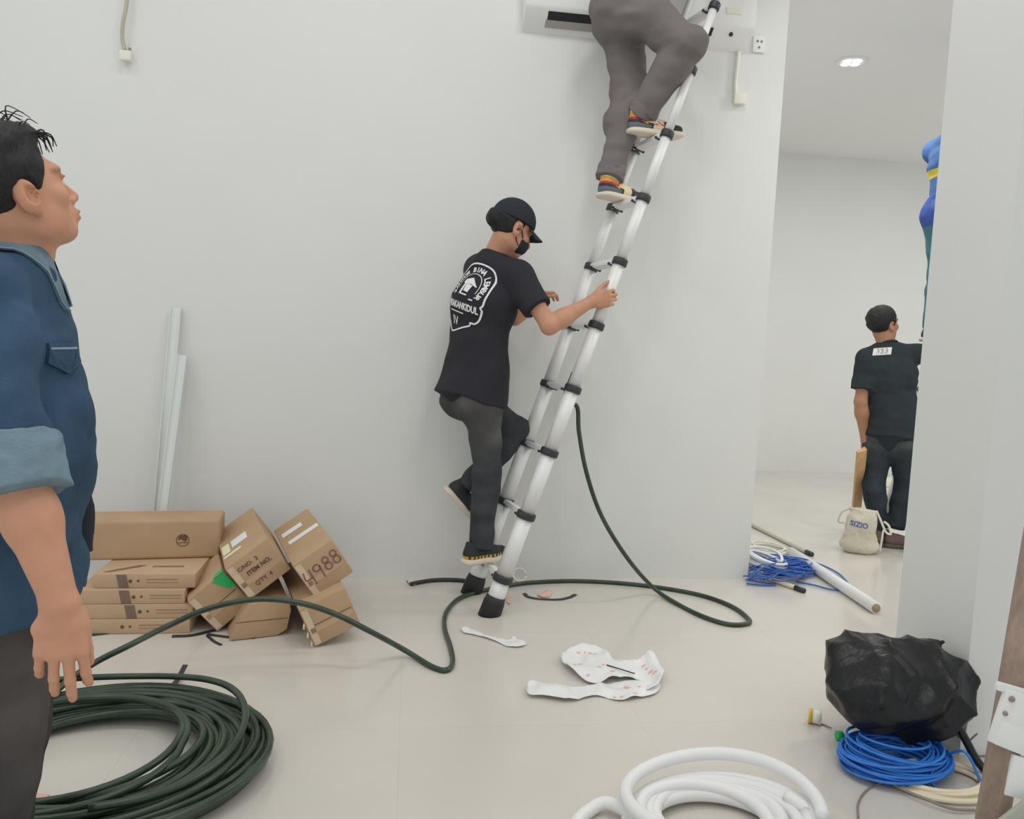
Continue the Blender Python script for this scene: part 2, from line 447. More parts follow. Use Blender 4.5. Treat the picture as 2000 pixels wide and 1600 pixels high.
def decal(name, fl, org, u, v, mat, parent, bvh=None, n=None, off=0.0015, maxe=0.02, thick=0.0):
    """lay flat artwork on a surface; n is the direction the artwork is pressed along"""
    org = np.asarray(org, float)
    bm = bmesh.new(); vs_ = [bm.verts.new((p[0], p[1], 0)) for p in fl.v]
    for q in fl.f:
        try: bm.faces.new([vs_[i] for i in q])
        except ValueError: pass
    if bvh is not None:
        bmesh.ops.triangulate(bm, faces=bm.faces)
        for _ in range(4):
            es = [e for e in bm.edges if e.calc_length() > maxe]
            if not es: break
            bmesh.ops.subdivide_edges(bm, edges=es, cuts=1)
    bm.verts.ensure_lookup_table(); bm.verts.index_update()
    if n is None: n = -nrm(np.cross(u, v))
    out = []; ok = []
    for w in bm.verts:
        p = org+u*w.co.x+v*w.co.y
        if bvh is not None:
            h = bvh.ray_cast(Vector(p-n*0.35), Vector(n))
            if h[0] is None: ok.append(False); out.append(p); continue
            p = np.array(h[0])
        ok.append(True); out.append(p-n*off)
    fs = [tuple(x.index for x in q.verts) for q in bm.faces if all(ok[x.index] for x in q.verts)]
    bm.free()
    if not fs: return None
    # give it a hair of thickness so it is a solid skin
    N = len(out); t = max(thick, 0.0006)
    vv = out+[p+n*t for p in out]
    edges = {}
    for q in fs:
        for i in range(len(q)):
            a, b = q[i], q[(i+1) % len(q)]; edges[(a, b)] = edges.get((a, b), 0)+1
    ff = list(fs)+[tuple(i+N for i in reversed(q)) for q in fs]
    for (a, b) in edges:
        if (b, a) not in edges: ff.append((b, a, a+N, b+N))
    o = mesh_obj(name, vv, ff, mat, parent, smooth=False)
    if len(fl.f) > 3: o['kind'] = 'stuff'
    return o

# ================================================================ the room
WY = 3.97
def struct(name, mb, mat, parent=None):
    return tag(mb.build(name, mat, parent, smooth=False), kind='structure')
struct('floor', MB().bx(-4.1, 9.1, -4, 7.87, -0.1, 0), M['floor'])
struct('wall_back', MB().bx(-4, 1.88, WY, WY+0.12, 0, CEIL), M['wall'])
struct('wall_far', MB().bx(1.76, 9, 7.75, 7.87, 0, CEIL2), M['wall'])
struct('wall_inner', MB().bx(1.76, 1.88, WY+0.12, 7.75, 0, CEIL2), M['wall'])
struct('wall_pillar', MB().bx(1.775, 4.6, 2.156, 2.52, 0, CEIL), M['wall'])
struct('trim_1', MB().bx(1.775, 1.88, 2.52, WY, CEIL2+0.04, CEIL), M['wall'])
struct('ceiling', MB().bx(-4.1, 9.1, -4, WY+0.12, CEIL, CEIL+0.1), M['ceil'])
struct('trim_2', MB().bx(1.88, 9, 2.52, 7.75, CEIL2, CEIL2+0.08), M['ceil'])

# recessed ceiling lights: trim ring, reflector and small LED spots
def downlight(x, y, z, r, label, group=None):
    t = thing('ceiling_light', (x, y, z), label, 'light', group)
    MB().lathe((x, y, z), (0, 0, -1), [(r*0.72, 0), (r, 0), (r, 0.006), (r*0.9, 0.012), (r*0.72, 0.008)], 28).build('trim_ring', M['white'], t)
    for k in range(4):
        a = k*math.pi/2+0.5; q = r*0.42
        MB().lathe((x+q*math.cos(a), y+q*math.sin(a), z), (0, 0, -1), [(0.02, 0), (r*0.26, 0.002), (r*0.24, 0.012), (0.004, 0.018)], 14).build('led_spot', M['lamp'], t)
downlight(2.985, 5.275, CEIL2, 0.11, 'round recessed ceiling light with bright led spots in the far room')

# ---------------------------------------------------------------- air conditioner
def air_conditioner():
    t = thing('air_conditioner', (1.07, WY, 2.78), 'white wall mounted air conditioner with dark open outlet behind the climber', 'air conditioner')
    x0, x1 = 0.49, 1.66
    A0, A1 = V(0, WY, 2.785), V(0, WY-.10, 2.868)      # sloping underside from wall to front
    prof = [(WY, 2.785), (WY-0.10, 2.868), (WY-0.108, 2.885), (WY-0.108, 3.07), (WY-0.09, 3.09), (WY, 3.095)]
    n = len(prof); v = [(x0, a, b) for a, b in prof]+[(x1, a, b) for a, b in prof]
    f = [(i, (i+1) % n, n+(i+1) % n, n+i) for i in range(n)]+[tuple(range(n-1, -1, -1)), tuple(range(n, 2*n))]
    mesh_obj('casing', v, f, M['white'], t, bevel=.006)
    sl = nrm(A1-A0); nv = np.cross(V(1, 0, 0), sl); nv = nv if nv[2] < 0 else -nv; L = np.linalg.norm(A1-A0)
    def slab(name, s0, s1, xa, xb, th, mat, lift=0.0):
        c = A0+sl*(s0+s1)/2*L+V((xa+xb)/2, 0, 0)+nv*(lift)
        MB().box(c, (xb-xa, (s1-s0)*L, th), ax=[V(1, 0, 0), sl, nv]).build(name, mat, t, smooth=False)
    slab('air_outlet', .60, .93, .605, 1.446, .004, M['dark'], .0005)
    slab('outlet_slat', .70, .72, .607, 1.444, .006, M['blackplastic'], .0008); slab('outlet_slat', .80, .82, .607, 1.444, .006, M['blackplastic'], .0008)
    slab('louver', .30, .60, .598, 1.440, .007, mk('louver_grey', (148, 146, 140), .5), .002)
    p = A0+sl*.75*L+V(1.545, 0, 0); MB().cyl(p-nv*.004, p+nv*.006, .010).build('indicator', M['blackplastic'], t)
    MB().bx(1.50, 1.58, WY-.112, WY-.106, 2.93, 2.96).build('badge', M['offwhite'], t, smooth=False)
air_conditioner()
a, b = OnY(1443, 101, WY-0.012), OnY(1437, 186, WY-0.012)
cd_ = thing('drain_pipe', (a[0], WY, b[2]), 'short cream pipe hanging below the air conditioner on the wall', 'pipe')
MB().tube(spline([a, lerp(a, b, .4)+V(-.004, 0, 0), lerp(a, b, .75)+V(-.006, 0, 0), b]), 0.010, 10).build('pipe', M['offwhite'], cd_)
MB().bx(b[0]-0.012, b[0]+0.05, WY-0.03, WY, b[2]-0.045, b[2]+0.01).build('junction_box', M['offwhite'], cd_, bevel=0.004)
s = OnY(1481, 88, WY)
so = thing('wall_socket', (s[0], WY, s[2]), 'small white socket plate on the wall right of the air conditioner', 'socket')
MB().bx(s[0]-0.032, s[0]+0.032, WY-0.012, WY, s[2]-0.04, s[2]+0.04).build('plate', M['white'], so, bevel=0.003)
for dx, dz in ((-0.01, 0.014), (0.012, 0.014), (0.0, -0.016)):
    MB().cyl((s[0]+dx, WY-0.014, s[2]+dz), (s[0]+dx, WY-0.011, s[2]+dz), 0.006).build('socket_hole', M['greywire'], so)

# hanging wire upper left
w = [OnY(249, -40, WY-.03), OnY(247, 9, WY-.03), OnY(240, 45, WY-.035), OnY(239, 75, WY-.03), OnY(244, 98, WY-.03)]
hw = thing('hanging_wire', (w[0][0], WY, w[0][2]), 'short cream wire with a connector dangling high on the left wall', 'wire')
up_ = [V(w[0][0]+.02, WY-.03, CEIL-.01), V(w[0][0]+.015, WY-.03, (CEIL+w[0][2])/2)]
MB().tube(spline(up_+w), 0.009, 8).build('wire', mk('aged_cream_wire', (164, 160, 144), 0.6), hw)
e = w[-1]
MB().box(e+V(0.004, 0, -0.025), (0.05, 0.03, 0.045)).build('connector', M['offwhite'], hw, bevel=0.006)
MB().cyl(e+V(0.018, 0, -0.01), e+V(0.022, 0, 0.012), 0.006).build('connector_pin', M['greywire'], hw)

# two pale profiles leaning on the wall behind the boxes
def profile(top, bot, w, label):
    top = np.asarray(top); bot = np.asarray(bot); d = nrm(top-bot); s = nrm(np.cross(d, (0, 1, 0))); n = np.cross(s, d)
    t = thing('metal_profile', bot, label, 'metal profile', 'metal profiles leaning on the wall')
    L = np.linalg.norm(top-bot); c = (top+bot)/2
    MB().box(c, (w, 0.003, L), ax=[s, n, d]).build('web', M['profile'], t, smooth=False)
    for sg in (-1, 1):
        MB().box(c+s*sg*w/2-n*0.011, (0.003, 0.022, L), ax=[s, n, d]).build('flange', M['profile'], t, smooth=False)
profile(OnY(345, 602, WY-.012), Fl(300, 1150), 0.045, 'taller pale metal profile leaning on the wall behind the boxes')
profile(OnY(361, 694, WY-.02)+V(0, -.03, 0), Fl(297, 1163), 0.04, 'shorter pale metal profile leaning in front of the taller one')

# ---------------------------------------------------------------- cartons
AX = nrm(V(-0.29, 0.957, 0)); SX = V(AX[1], -AX[0], 0)
def long_carton(label, px, py, w, h, th, L, z0=None, depth=None, poly=None, seam=True, group='long cartons heaped by the wall'):
    th = math.radians(th); A0 = SX*math.cos(th)+ZZ*math.sin(th); A1 = -SX*math.sin(th)+ZZ*math.cos(th)
    if poly is None: pol = [(-w/2, -h/2), (w/2, -h/2), (w/2, h/2), (-w/2, h/2)]
    else: pol = poly
    if z0 is not None:
        low = -min((A0*p+A1*q)[2] for p, q in pol)
        fc = Fl(px, py, z0+low)
    else: fc = P(px, py, depth)
    t = thing('long_carton', (fc+AX*L/2)*V(1, 1, 0), label, 'box', group)
    n = len(pol)
    v = [fc+A0*p+A1*q for p, q in pol]+[fc+AX*L+A0*p+A1*q for p, q in pol]
    f = [(i, (i+1) % n, n+(i+1) % n, n+i) for i in range(n)]+[tuple(range(n-1, -1, -1)), tuple(range(n, 2*n))]
    mesh_obj('box_body', v, f, M['carton'], t, bevel=0.007)
    fr = dict(t=t, fc=fc, A0=A0, A1=A1, w=w, h=h, L=L)
    # flap seam on the end and edge tape
    fl = Flat(); fl.rect(-w*.46, w*.46, -0.0015, 0.0015)
    if seam: decal('flap_seam', fl, fc, A0, A1, M['ink'], t, n=AX, off=0.0008)
    return fr
def on_end(fr, name, fl, mat, off=0.0016): return decal(name, fl, fr['fc'], fr['A0'], fr['A1'], mat, fr['t'], n=AX, off=off)
def on_top(fr, name, fl, mat):   # face with outward normal A1, u along A0, v along axis
    return decal(name, fl, fr['fc']+fr['A1']*fr['h']/2, fr['A0'], AX, mat, fr['t'], n=-fr['A1'], off=0.0016)

C = long_carton('long carton leaning at the left of the heap with a green sticker', 430, 1176, 0.176, 0.182, 40, 0.60, z0=0.002)
D = long_carton('crushed long carton at the bottom middle of the heap', 512, 1212, 0.22, 0.14, 0, 0.6, z0=0.002,
                poly=[(-.125, -.072), (.06, -.072), (.1, -.05), (.115, .03), (.105, .075), (-.045, .075)])
E_ = long_carton('long carton at the bottom right of the heap with torn tape', 645, 1206, 0.196, 0.172, 23, 0.60, z0=0.002)
dA = float((C['fc']-CAM)@FWD)
A_ = long_carton('long carton with printed item lines lying on top of the heap', 505, 1112, 0.2, 0.168, 36, 0.60, depth=dA-0.03, seam=False)
B_ = long_carton('long carton with purple handwriting at the upper right of the heap', 632, 1112, 0.184, 0.17, 33, 0.60, depth=dA-0.04, seam=False)
# artwork
fl = Flat(); fl.poly([(0.03, 0.10), (0.088, 0.10), (0.088, 0.02), (0.06, 0.035)]); fl.v = [(p[0], p[1]-.012) for p in fl.v]
on_end(C, 'green_sticker', fl, M['green'], 0.002)
fl = Flat(); fl.poly([(0.04, 0.0), (0.088, 0.0), (0.088, 0.05), (0.05, 0.045)]); on_top(C, 'green_sticker', fl, M['green'])
for fr in (C, A_, E_, B_):
    w, h = fr['w'], fr['h']
    fl = Flat(); fl.rect(-w/2+.004, -w/2+.03, -h/2+.008, h/2-.008); on_end(fr, 'clear_tape', fl, M['cleartape'], 0.001)
    fl = Flat(); fl.rect(-w/2+.01, w/2-.01, -.03, -.008); on_end(fr, 'clear_tape', fl, M['carton2'], 0.001)
fl = Flat()
fl.text("C/NO.  2", 0.024, (-.02, .045), 0, bold=.0004); fl.text("ITEM NO.", 0.026, (.01, .01), 0, bold=.0008); fl.text("Q'TY  4", 0.024, (-.005, -.045), 0, bold=.0004)
fl.v = [(p[0], p[1]) for p in fl.v]
on_end(A_, 'printed_text', fl, M['ink'])
fl = Flat(); fl.rect(-.045, .03, .20, .30); on_top(A_, 'white_label', fl, M['white_label'])
fl = Flat(); fl.rect(-.09, -.01, .12, .15); fl.rect(-.09, -.055, .17, .30); on_top(A_, 'paper_label', fl, mk('yellowed_label', (206, 204, 172), .6))
fl = Flat()
# handwriting 4988
def hand(fl, strokes, w=0.006):
    for s_ in strokes: fl.line(spline([V(p[0], p[1], 0) for p in s_], 6), w)
hand(fl, [[(-.075, .035), (-.08, .0), (-.05, .0)], [(-.05, .035), (-.052, -.035)]])
def loop(cx, cy, rx, ry): return [(cx+rx*math.cos(a), cy+ry*math.sin(a)) for a in np.linspace(0.5, 6.6, 12)]
hand(fl, [loop(-.02, .022, .014, .014), [(-.006, .025), (-.01, -.03)]])
hand(fl, [loop(.025, .03, .012, .013), loop(.025, .0, .014, .015)]); hand(fl, [loop(.065, .035, .013, .013), loop(.066, .004, .014, .016)])
on_end(B_, 'handwritten_number', fl, M['inkred'])
fl = Flat(); fl.rect(-.07, .03, .40, .46); fl.rect(-.06, .085, .26, .31); on_top(B_, 'white_label', fl, M['white_label'])
# torn plastic tape at carton E
tt = E_['fc']-E_['A0']*.098-E_['A1']*.03
for k in range(0, 5, 2):
    p0 = tt+E_['A1']*(-.03+.02*k); mb = MB().tube(spline([p0+AX*.02, p0-AX*.006-E_['A0']*.006, p0-AX*.012-E_['A0']*(.012+.006*(k % 2))-E_['A1']*.01]), [0.004]*25, 6)
    mb.build('torn_tape', M['cleartape'], E_['t'])

# four flat cartons stacked, big carton on top
def flat_carton(xr, yf, z0, wdt, dep, hgt, label, band, dots, rot=0.02, extra=None):
    c = math.cos(rot); s_ = math.sin(rot); u = V(c, s_, 0); vv = V(-s_, c, 0)
    fr = V(xr, yf, z0); ctr = fr-u*wdt/2+vv*dep/2+ZZ*hgt/2
    t = thing('flat_carton', ctr-ZZ*hgt/2, label, 'box', 'flat cartons in one stack')
    MB().box(ctr, (wdt, dep, hgt-0.001), ax=[u, vv, ZZ]).build('box_body', M['carton2'], t, bevel=0.003)
    org = fr-u*wdt/2+ZZ*hgt/2
    if band is not None:
        fl = Flat(); fl.poly([(band-.015, hgt*.47), (band+.024, hgt*.47), (band+.034, -hgt*.47), (band-.005, -hgt*.47)])
        decal('tape_band', fl, org, u, ZZ, M['tape'], t, n=vv, off=0.0012)
    if dots is not None:
        fl = Flat(); fl.disc((dots, 0.0), .0075); fl.disc((dots+.03, 0.0015), .005); fl.rect(dots+.062, dots+.185, .006, .0075); fl.rect(dots+.062, dots+.185, -.0065, -.0055)
        decal('printed_marks', fl, org, u, ZZ, M['ink'], t, n=vv, off=0.0012)
    return t, org, u, vv
FH_ = 0.0585
yb = 3.215
flat_carton(-0.866, yb, 0.001, 0.46, 0.42, FH_, 'bottom flat carton of the stack, lying on the floor', None, -.03)
flat_carton(-0.858, yb+.012, 0.001+FH_, 0.46, 0.42, FH_, 'flat carton with brown tape, second from the bottom of the stack', -.02, .025)
flat_carton(-0.892, yb+.02, 0.001+2*FH_, 0.42, 0.42, FH_, 'flat carton second from the top of the stack, shifted left', -.03, .012)
t_, org, u, vv = flat_carton(-0.858, yb+.045, 0.001+3*FH_, 0.395, 0.42, FH_, 'top flat carton of the stack with a dark strip label on its lid', -.095, -.055)
fl = Flat(); fl.rect(-.0, .125, .10, .118); decal('strip_label', fl, org+ZZ*(FH_/2), u, vv, mk('olive_label', (122, 112, 88), .6), t_, n=-ZZ, off=.0012)
fl = Flat(); fl.poly([(-.17, .03), (-.145, .03), (-.05, .10), (-.03, .125), (-.06, .125)]); decal('tape_band', fl, org+ZZ*(FH_/2), u, vv, M['tape'], t_, n=-ZZ, off=.0012)

z0 = 0.0015+4*FH_
p0, p1 = Fl(178, 1096, z0), Fl(430, 1089, z0); u = nrm(p1-p0); vv = V(-u[1], u[0], 0)
bw, bd, bh = 0.92, 0.2, 0.172
ctr = p1-u*bw/2+vv*bd/2+ZZ*bh/2
t = thing('large_carton', ctr-ZZ*bh/2, 'large long brown carton with a round logo lying on the flat cartons', 'box')
MB().box(ctr, (bw, bd, bh), ax=[u, vv, ZZ]).build('box_body', M['carton'], t, bevel=0.016, seg=3)
org = p1+ZZ*bh/2
fl = Flat(); ring = [(-.155+.026*math.cos(a), -.004+.026*math.sin(a)) for a in np.linspace(0, 2*math.pi, 28)]
fl.line(ring, .003); fl.text('60', 0.034, (-.155, .004), 0, bold=.003); fl.rect(-.175, -.135, -.016, -.013)
decal('round_logo', fl, org, u, ZZ, M['ink'], t, n=vv, off=.0016)
fl = Flat(); fl.rect(-.9, -.01, .17, .19); decal('lid_seam', fl, p1+ZZ*bh-u*0, u, vv, M['carton2'], t, n=-ZZ, off=.0008)

# black plastic strips on the floor by the cartons
def strip(pts, w, label, mat=M['blackplastic'], name='plastic_strip', z=0.004, hz=None):
    p = spline([Fl(x, y)+V(0, 0, z) for x, y in pts], 8)
    if hz is not None: p[:, 2] += np.interp(np.linspace(0, 1, len(p)), np.linspace(0, 1, len(hz)), hz)
    tn = np.gradient(p, axis=0); tn /= np.linalg.norm(tn, axis=1)[:, None]
    sd = np.cross(tn, ZZ); sd /= np.linalg.norm(sd, axis=1)[:, None]+1e-9
    N = len(p); q = np.vstack([p+sd*w/2, p-sd*w/2, p+sd*w/2-ZZ*.003, p-sd*w/2-ZZ*.003])
    f = []
    for i in range(N-1): f += [(i, i+1, N+i+1, N+i), (2*N+i, 3*N+i, 3*N+i+1, 2*N+i+1), (i, 2*N+i, 2*N+i+1, i+1), (N+i, N+i+1, 3*N+i+1, 3*N+i)]
    f += [(0, N, 3*N, 2*N), (N-1, 3*N-1, 4*N-1, 2*N-1)]
    o = mesh_obj(name, q, f, mat, None, smooth=False, org=p.mean(0)*V(1, 1, 0))
    return tag(o, label, 'strip')
strip([(180, 1241), (235, 1235), (295, 1231)], .022, 'dark plastic strip lying along the flat cartons')
strip([(336, 1244), (375, 1242), (420, 1232)], .022, 'dark plastic strip pointing at the leaning green stickered carton')
strip([(405, 1240), (450, 1246), (498, 1247)], .016, 'long dark strip in front of the crushed carton')
strip([(405, 1243), (418, 1254), (432, 1261)], .012, 'short curved dark strip nearest the camera by the cartons')
strip([(325, 1352), (345, 1337), (362, 1316)], .018, 'twisted dark strip lying behind the green cable coil', hz=[0, .01, .03])

# ---------------------------------------------------------------- telescopic ladders
def ladder(foot, d, off, label, ztop, spacing=0.293, z0=0.168, r0=0.0395, dr=0.0024, sticker=False):
    foot = np.asarray(foot, float); off = np.asarray(off, float); u = nrm(d); d = np.asarray(d, float); w = nrm(off)
    nx_ = nrm(np.cross(w, u))
    t = thing('telescopic_ladder', foot+off/2, label, 'ladder')
    K = int((ztop-z0)/spacing)
    for s_ in (0, 1):
        b = foot+off*s_
        zs = [0.03]+[z0+spacing*k for k in range(K+1)]
        for k in range(len(zs)-1):
            r = r0-dr*max(k-0, 0)
            MB().cyl(b+d*zs[k], b+d*zs[k+1], r, r, 20).build('rail_section', M['alu'], t)
        for k in range(K+1):
            r = r0-dr*k; c = b+d*(z0+spacing*k)
            mb = MB().lathe(c-u*0.017, u, [(r+.0005, 0), (r+.007, .002), (r+.008, .006), (r+.008, .028), (r+.006, .033), (r-.004, .034)], 20)
            mb.build('collar', M['blackplastic'], t)
            inw = w*(1 if s_ == 0 else -1)
            MB().box(c+inw*(r+.014)-u*.006, (.02, .03, .022), ax=[nx_, w, u]).build('lock_block', M['blackplastic'], t, bevel=.003)
            MB().cyl(c+inw*(r+.03)-u*.012-nx_*.03, c+inw*(r+.03)-u*.012+nx_*.03, .006, n=10).build('release_lever', M['blackplastic'], t)
        # rubber foot, cut level with the floor
        r = r0
        f0 = b+d*0.085; rg = 20; vv_ = []
        for (tz, rr) in ((0.085, r+.004), (0.06, r+.010), (0.0, r+.012)):
            for i in range(rg):
                a_ = 2*math.pi*i/rg; q = b+d*tz+(nx_*math.cos(a_)+w*math.sin(a_))*rr
                if tz == 0.0: q = q-d*(q[2]/d[2])+d*0.002
                vv_.append(q)
        ff = [(k*rg+i, k*rg+(i+1) % rg, (k+1)*rg+(i+1) % rg, (k+1)*rg+i) for k in range(2) for i in range(rg)]+[tuple(range(rg-1, -1, -1)), tuple(range(2*rg, 3*rg))]
        mesh_obj('rubber_foot', vv_, ff, M['rubber'], t)
    for k in range(K+1):
        r = r0-dr*k; c = foot+d*(z0+spacing*k)
        a_, b_ = c+w*(r*.8), c+off-w*(r*.8); m_ = (a_+b_)/2
        MB().box(m_, (.042, np.linalg.norm(b_-a_), .026), ax=[nx_, w, u]).build('rung', M['alu'], t, bevel=.006)
    if sticker:
        s0 = foot+w*(r0*.75)-nrm(nx_)*r0*.0
        side = -nx_ if nx_[0] > 0 else nx_
        c = foot+d*0.315+side*(r0*.55)+w*(r0*.86)
        fl = Flat(); fl.rect(-.011, .011, -.12, .12)
        nn = -(side*.55+w*.86); uu = nrm(np.cross(u, nn))
        decal('warning_label', fl, c, uu, u, mk('faded_label', (216, 208, 190), .5), t, n=nrm(nn), off=.001)
        fl = Flat()
        for k in range(9): fl.rect(-.007, .007-.003*(k % 3), -.1+.023*k, -.088+.023*k)
        decal('warning_print', fl, c, uu, u, mk('red_brown_print', (176, 128, 104), .6), t, n=nrm(nn), off=.002)
    return t
LF, LD, LO = V(0.391, 3.428, 0), V(0.327, 0.032, 1), V(-0.060, 0.312, 0)
ladder(LF, LD, LO, 'tall silver telescopic ladder with black collars leaning to the right', 4.05, sticker=True)
def rail(z, s_=0.0): return LF+LD*z+LO*s_
def rung_z(k): return 0.168+0.293*k

# ---------------------------------------------------------------- cables
def cable(name, pts, r, mat, label, cat='cable', n=8, per=10, group=None):
    p = spline(pts, per)
    o = MB().tube(p, r, n).build(name, mat, None, org=V(p[0][0], p[0][1], 0))
    return tag(o, label, cat, group)
CR = 0.0105
g = lambda x, y, z=0.0: Fl(x, y, z+CR)
pts = [g(60, 1420, .05), g(110, 1350, .08), g(180, 1298, .12), g(250, 1262, .16), P(330, 1222, 2.75), P(410, 1188, 2.78), P(500, 1171, 2.82), P(580, 1177, 2.85), P(650, 1198, 2.88),
       P(720, 1232, 2.88), g(790, 1270, .02), g(845, 1303), g(872, 1309), g(884, 1295), g(880, 1265), g(868, 1225), g(872, 1195), g(895, 1170), g(930, 1157),
       g(962, 1150), g(1010, 1141), g(1060, 1136.5), g(1130, 1135), g(1210, 1139), g(1290, 1148), g(1370, 1163), g(1430, 1185), g(1463, 1210), g(1456, 1219), g(1420, 1219), g(1370, 1203), g(1320, 1178),
       g(1275, 1147, .03), P(1225, 1090, 3.76), P(1175, 1008, 3.74), P(1146, 925, 3.70), P(1131, 845, 3.68), P(1127, 795, 3.67), rail(1.0)+V(-.005, .07, 0), rail(1.12)+V(-.01, .07, .0), 0]
cable('green_cable', pts[:-1], CR, M['cable_green'], 'long dark green cable arching from the coil under the ladder and up behind it')
pts = [g(802, 1141), g(815, 1138), g(840, 1134), g(870, 1132.5), g(905, 1134), g(935, 1140)]
t = thing('cable_end', Fl(800, 1138), 'frayed black cable end on the floor left of the ladder', 'cable')
MB().tube(spline(pts, 8), CR, 8).build('sheath', M['blackplastic'], t)
MB().tube(spline([g(815, 1138), g(808, 1142, -.004), g(799, 1140.5, -.004), g(794, 1134, .01)], 6), .004, 6).build('bare_core', M['greywire'], t)

def coil(name, c, rx, ry, turns, r, hgt, mat, label, seed, jit=0.25, n=7, start=None, end=None, steps=40, cat='cable coil', parent=None, phase=0.0, slope=0.0):
    rs = np.random.RandomState(seed); N = int(turns*steps)
    k = np.linspace(0, turns, N); a = 2*math.pi*k+phase
    cr = np.interp(k, np.arange(turns+2), rs.rand(int(turns)+2)); cz = np.interp(k, np.arange(0, turns+2, .5), rs.rand(len(np.arange(0, turns+2, .5))))
    ox = np.interp(k, np.arange(turns+2), rs.randn(int(turns)+2))*jit*.10*rx; oy = np.interp(k, np.arange(turns+2), rs.randn(int(turns)+2))*jit*.10*ry
    q = (1-jit)+jit*cr
    x = c[0]+ox+rx*q*np.cos(a); y = c[1]+oy+ry*q*np.sin(a); z = r+hgt*cz*(0.35+0.65*np.linspace(0, 1, N))
    ker = np.ones(9)/9
    z = np.convolve(np.pad(z, 4, 'edge'), ker, 'valid'); z = np.maximum(z, r)
    p = np.stack([x, y, z], 1)
    if start is not None: p = np.vstack([spline(list(start)+[p[0]], 6)[:-1], p])
    if end is not None: p = np.vstack([p, spline([p[-1]]+list(end), 6)[1:]])
    o = MB().tube(p, r, n).build(name, mat, parent, org=V(c[0], c[1], 0))
    if parent is None: tag(o, label, cat)
    return o
BC = V(-0.86, 2.20, 0)
tcoil = thing('cable_coil', BC, 'big dark green cable coil on the floor beside the denim shirted man', 'cable coil')
coil('winding', BC, .485, .43, 38, .0105, .09, M['cable_green'], None, 5, jit=.42, n=8, parent=tcoil, steps=48)
q = [BC+V(.30*math.cos(a), .24*math.sin(a), .05+.03*math.cos(a)) for a in np.linspace(-2.6, 2.9, 16)]
MB().tube(spline(q, 6), .0105, 8).build('loose_turn', M['cable_green'], tcoil)
q = [BC+V(.43*math.cos(a)-.02, .40*math.sin(a)+.02, .10+.015*math.sin(3*a)) for a in np.linspace(-1.2, 3.4, 18)]
MB().tube(spline(q, 6), .0105, 8).build('loose_turn', M['cable_green'], tcoil)
pt = P(78, 1563, 2.03)
MB().box(pt, (.035, .03, .02), ax=[RH, FH, ZZ]).build('pink_tag', mk('pink_tape', (222, 160, 145), .5), tcoil, bevel=.004)

HC = V(0.835, 1.815, 0)
th = thing('hose_coil', HC, 'white foam hose coil on the floor at the bottom of the picture', 'hose')
coil('hose', HC, .25, .20, 8, .0175, .075, M['white_hose'], None, 12, jit=.42, n=12, parent=th, steps=44)
q = [HC+V(.252*math.cos(a), .21*math.sin(a), .098+.012*math.sin(2*a)) for a in np.linspace(-.4, 4.1, 20)]
MB().tube(spline(q, 6), .0175, 12).build('top_turn', M['white_hose'], th)
q = [HC+V(-.20, -.02, .05), HC+V(-.27, .10, .03), HC+V(-.33, .09, .0175), HC+V(-.385, .02, .0175), HC+V(-.41, -.10, .0175), HC+V(-.40, -.25, .0175), HC+V(-.36, -.4, .0175)]
MB().tube(spline(q, 8), .0175, 12).build('loose_end', M['white_hose'], th)
q = [HC+V(.20, .05, .07), HC+V(.25, -.02, .05), HC+V(.275, -.12, .0175), HC+V(.25, -.25, .0175), HC+V(.15, -.36, .0175)]
MB().tube(spline(q, 8), .0175, 12).build('loose_end', M['white_hose'], th)

# pile by the pillar: beige coil, blue coil, bin bag
coil('beige_cable_coil', V(1.60, 2.005, 0), .185, .125, 5, .0075, .02, M['beige'], 'beige cable coil on the floor under the blue coil by the pillar', 21, jit=.35, n=8)
coil('blue_cable_coil', V(1.49, 2.075, 0.0), .175, .125, 60, .0042, .115, M['blue'], 'bright blue cable coil squashed under the black bin bag', 22, jit=.5, n=6, steps=32,
     end=[V(1.66, 2.0, .10), V(1.685, 1.97, .05), V(1.69, 1.955, .02), V(1.70, 1.95, .008)])
cable('blue_offcut', [P(1822, 1500, 2.27), P(1818, 1525, 2.25), Fl(1835, 1548, .006), Fl(1850, 1566, .005)], .0045, M['blue'], 'loose blue cable end hanging out of the coil front', n=6)
cable('grey_wire', [Fl(1676, 1598, .004), Fl(1676, 1570, .004), Fl(1690, 1546, .004), Fl(1715, 1532, .004), Fl(1745, 1522, .03)], .003, M['greywire'], 'thin grey wire curling out from the coils toward the camera', cat='wire', n=6)
cable('dark_wire', [Fl(1715, 1505, .02), Fl(1726, 1518, .02), Fl(1760, 1540, .018), Fl(1810, 1562, .018), Fl(1860, 1580, .012), Fl(1915, 1583, .008)], .004, M['greywire'], 'thin dark wire lying along the beige cable coil', cat='wire', n=6)
cable('wire_offcut', [Fl(1960, 1477, .004), Fl(1905, 1476, .004), Fl(1892, 1468, .02), P(1889, 1455, 2.38), P(1897, 1444, 2.37), P(1909, 1433, 2.36)], .0028, M['greywire'], 'stiff wire offcut sticking up at the foot of the pillar', cat='wire', n=6)

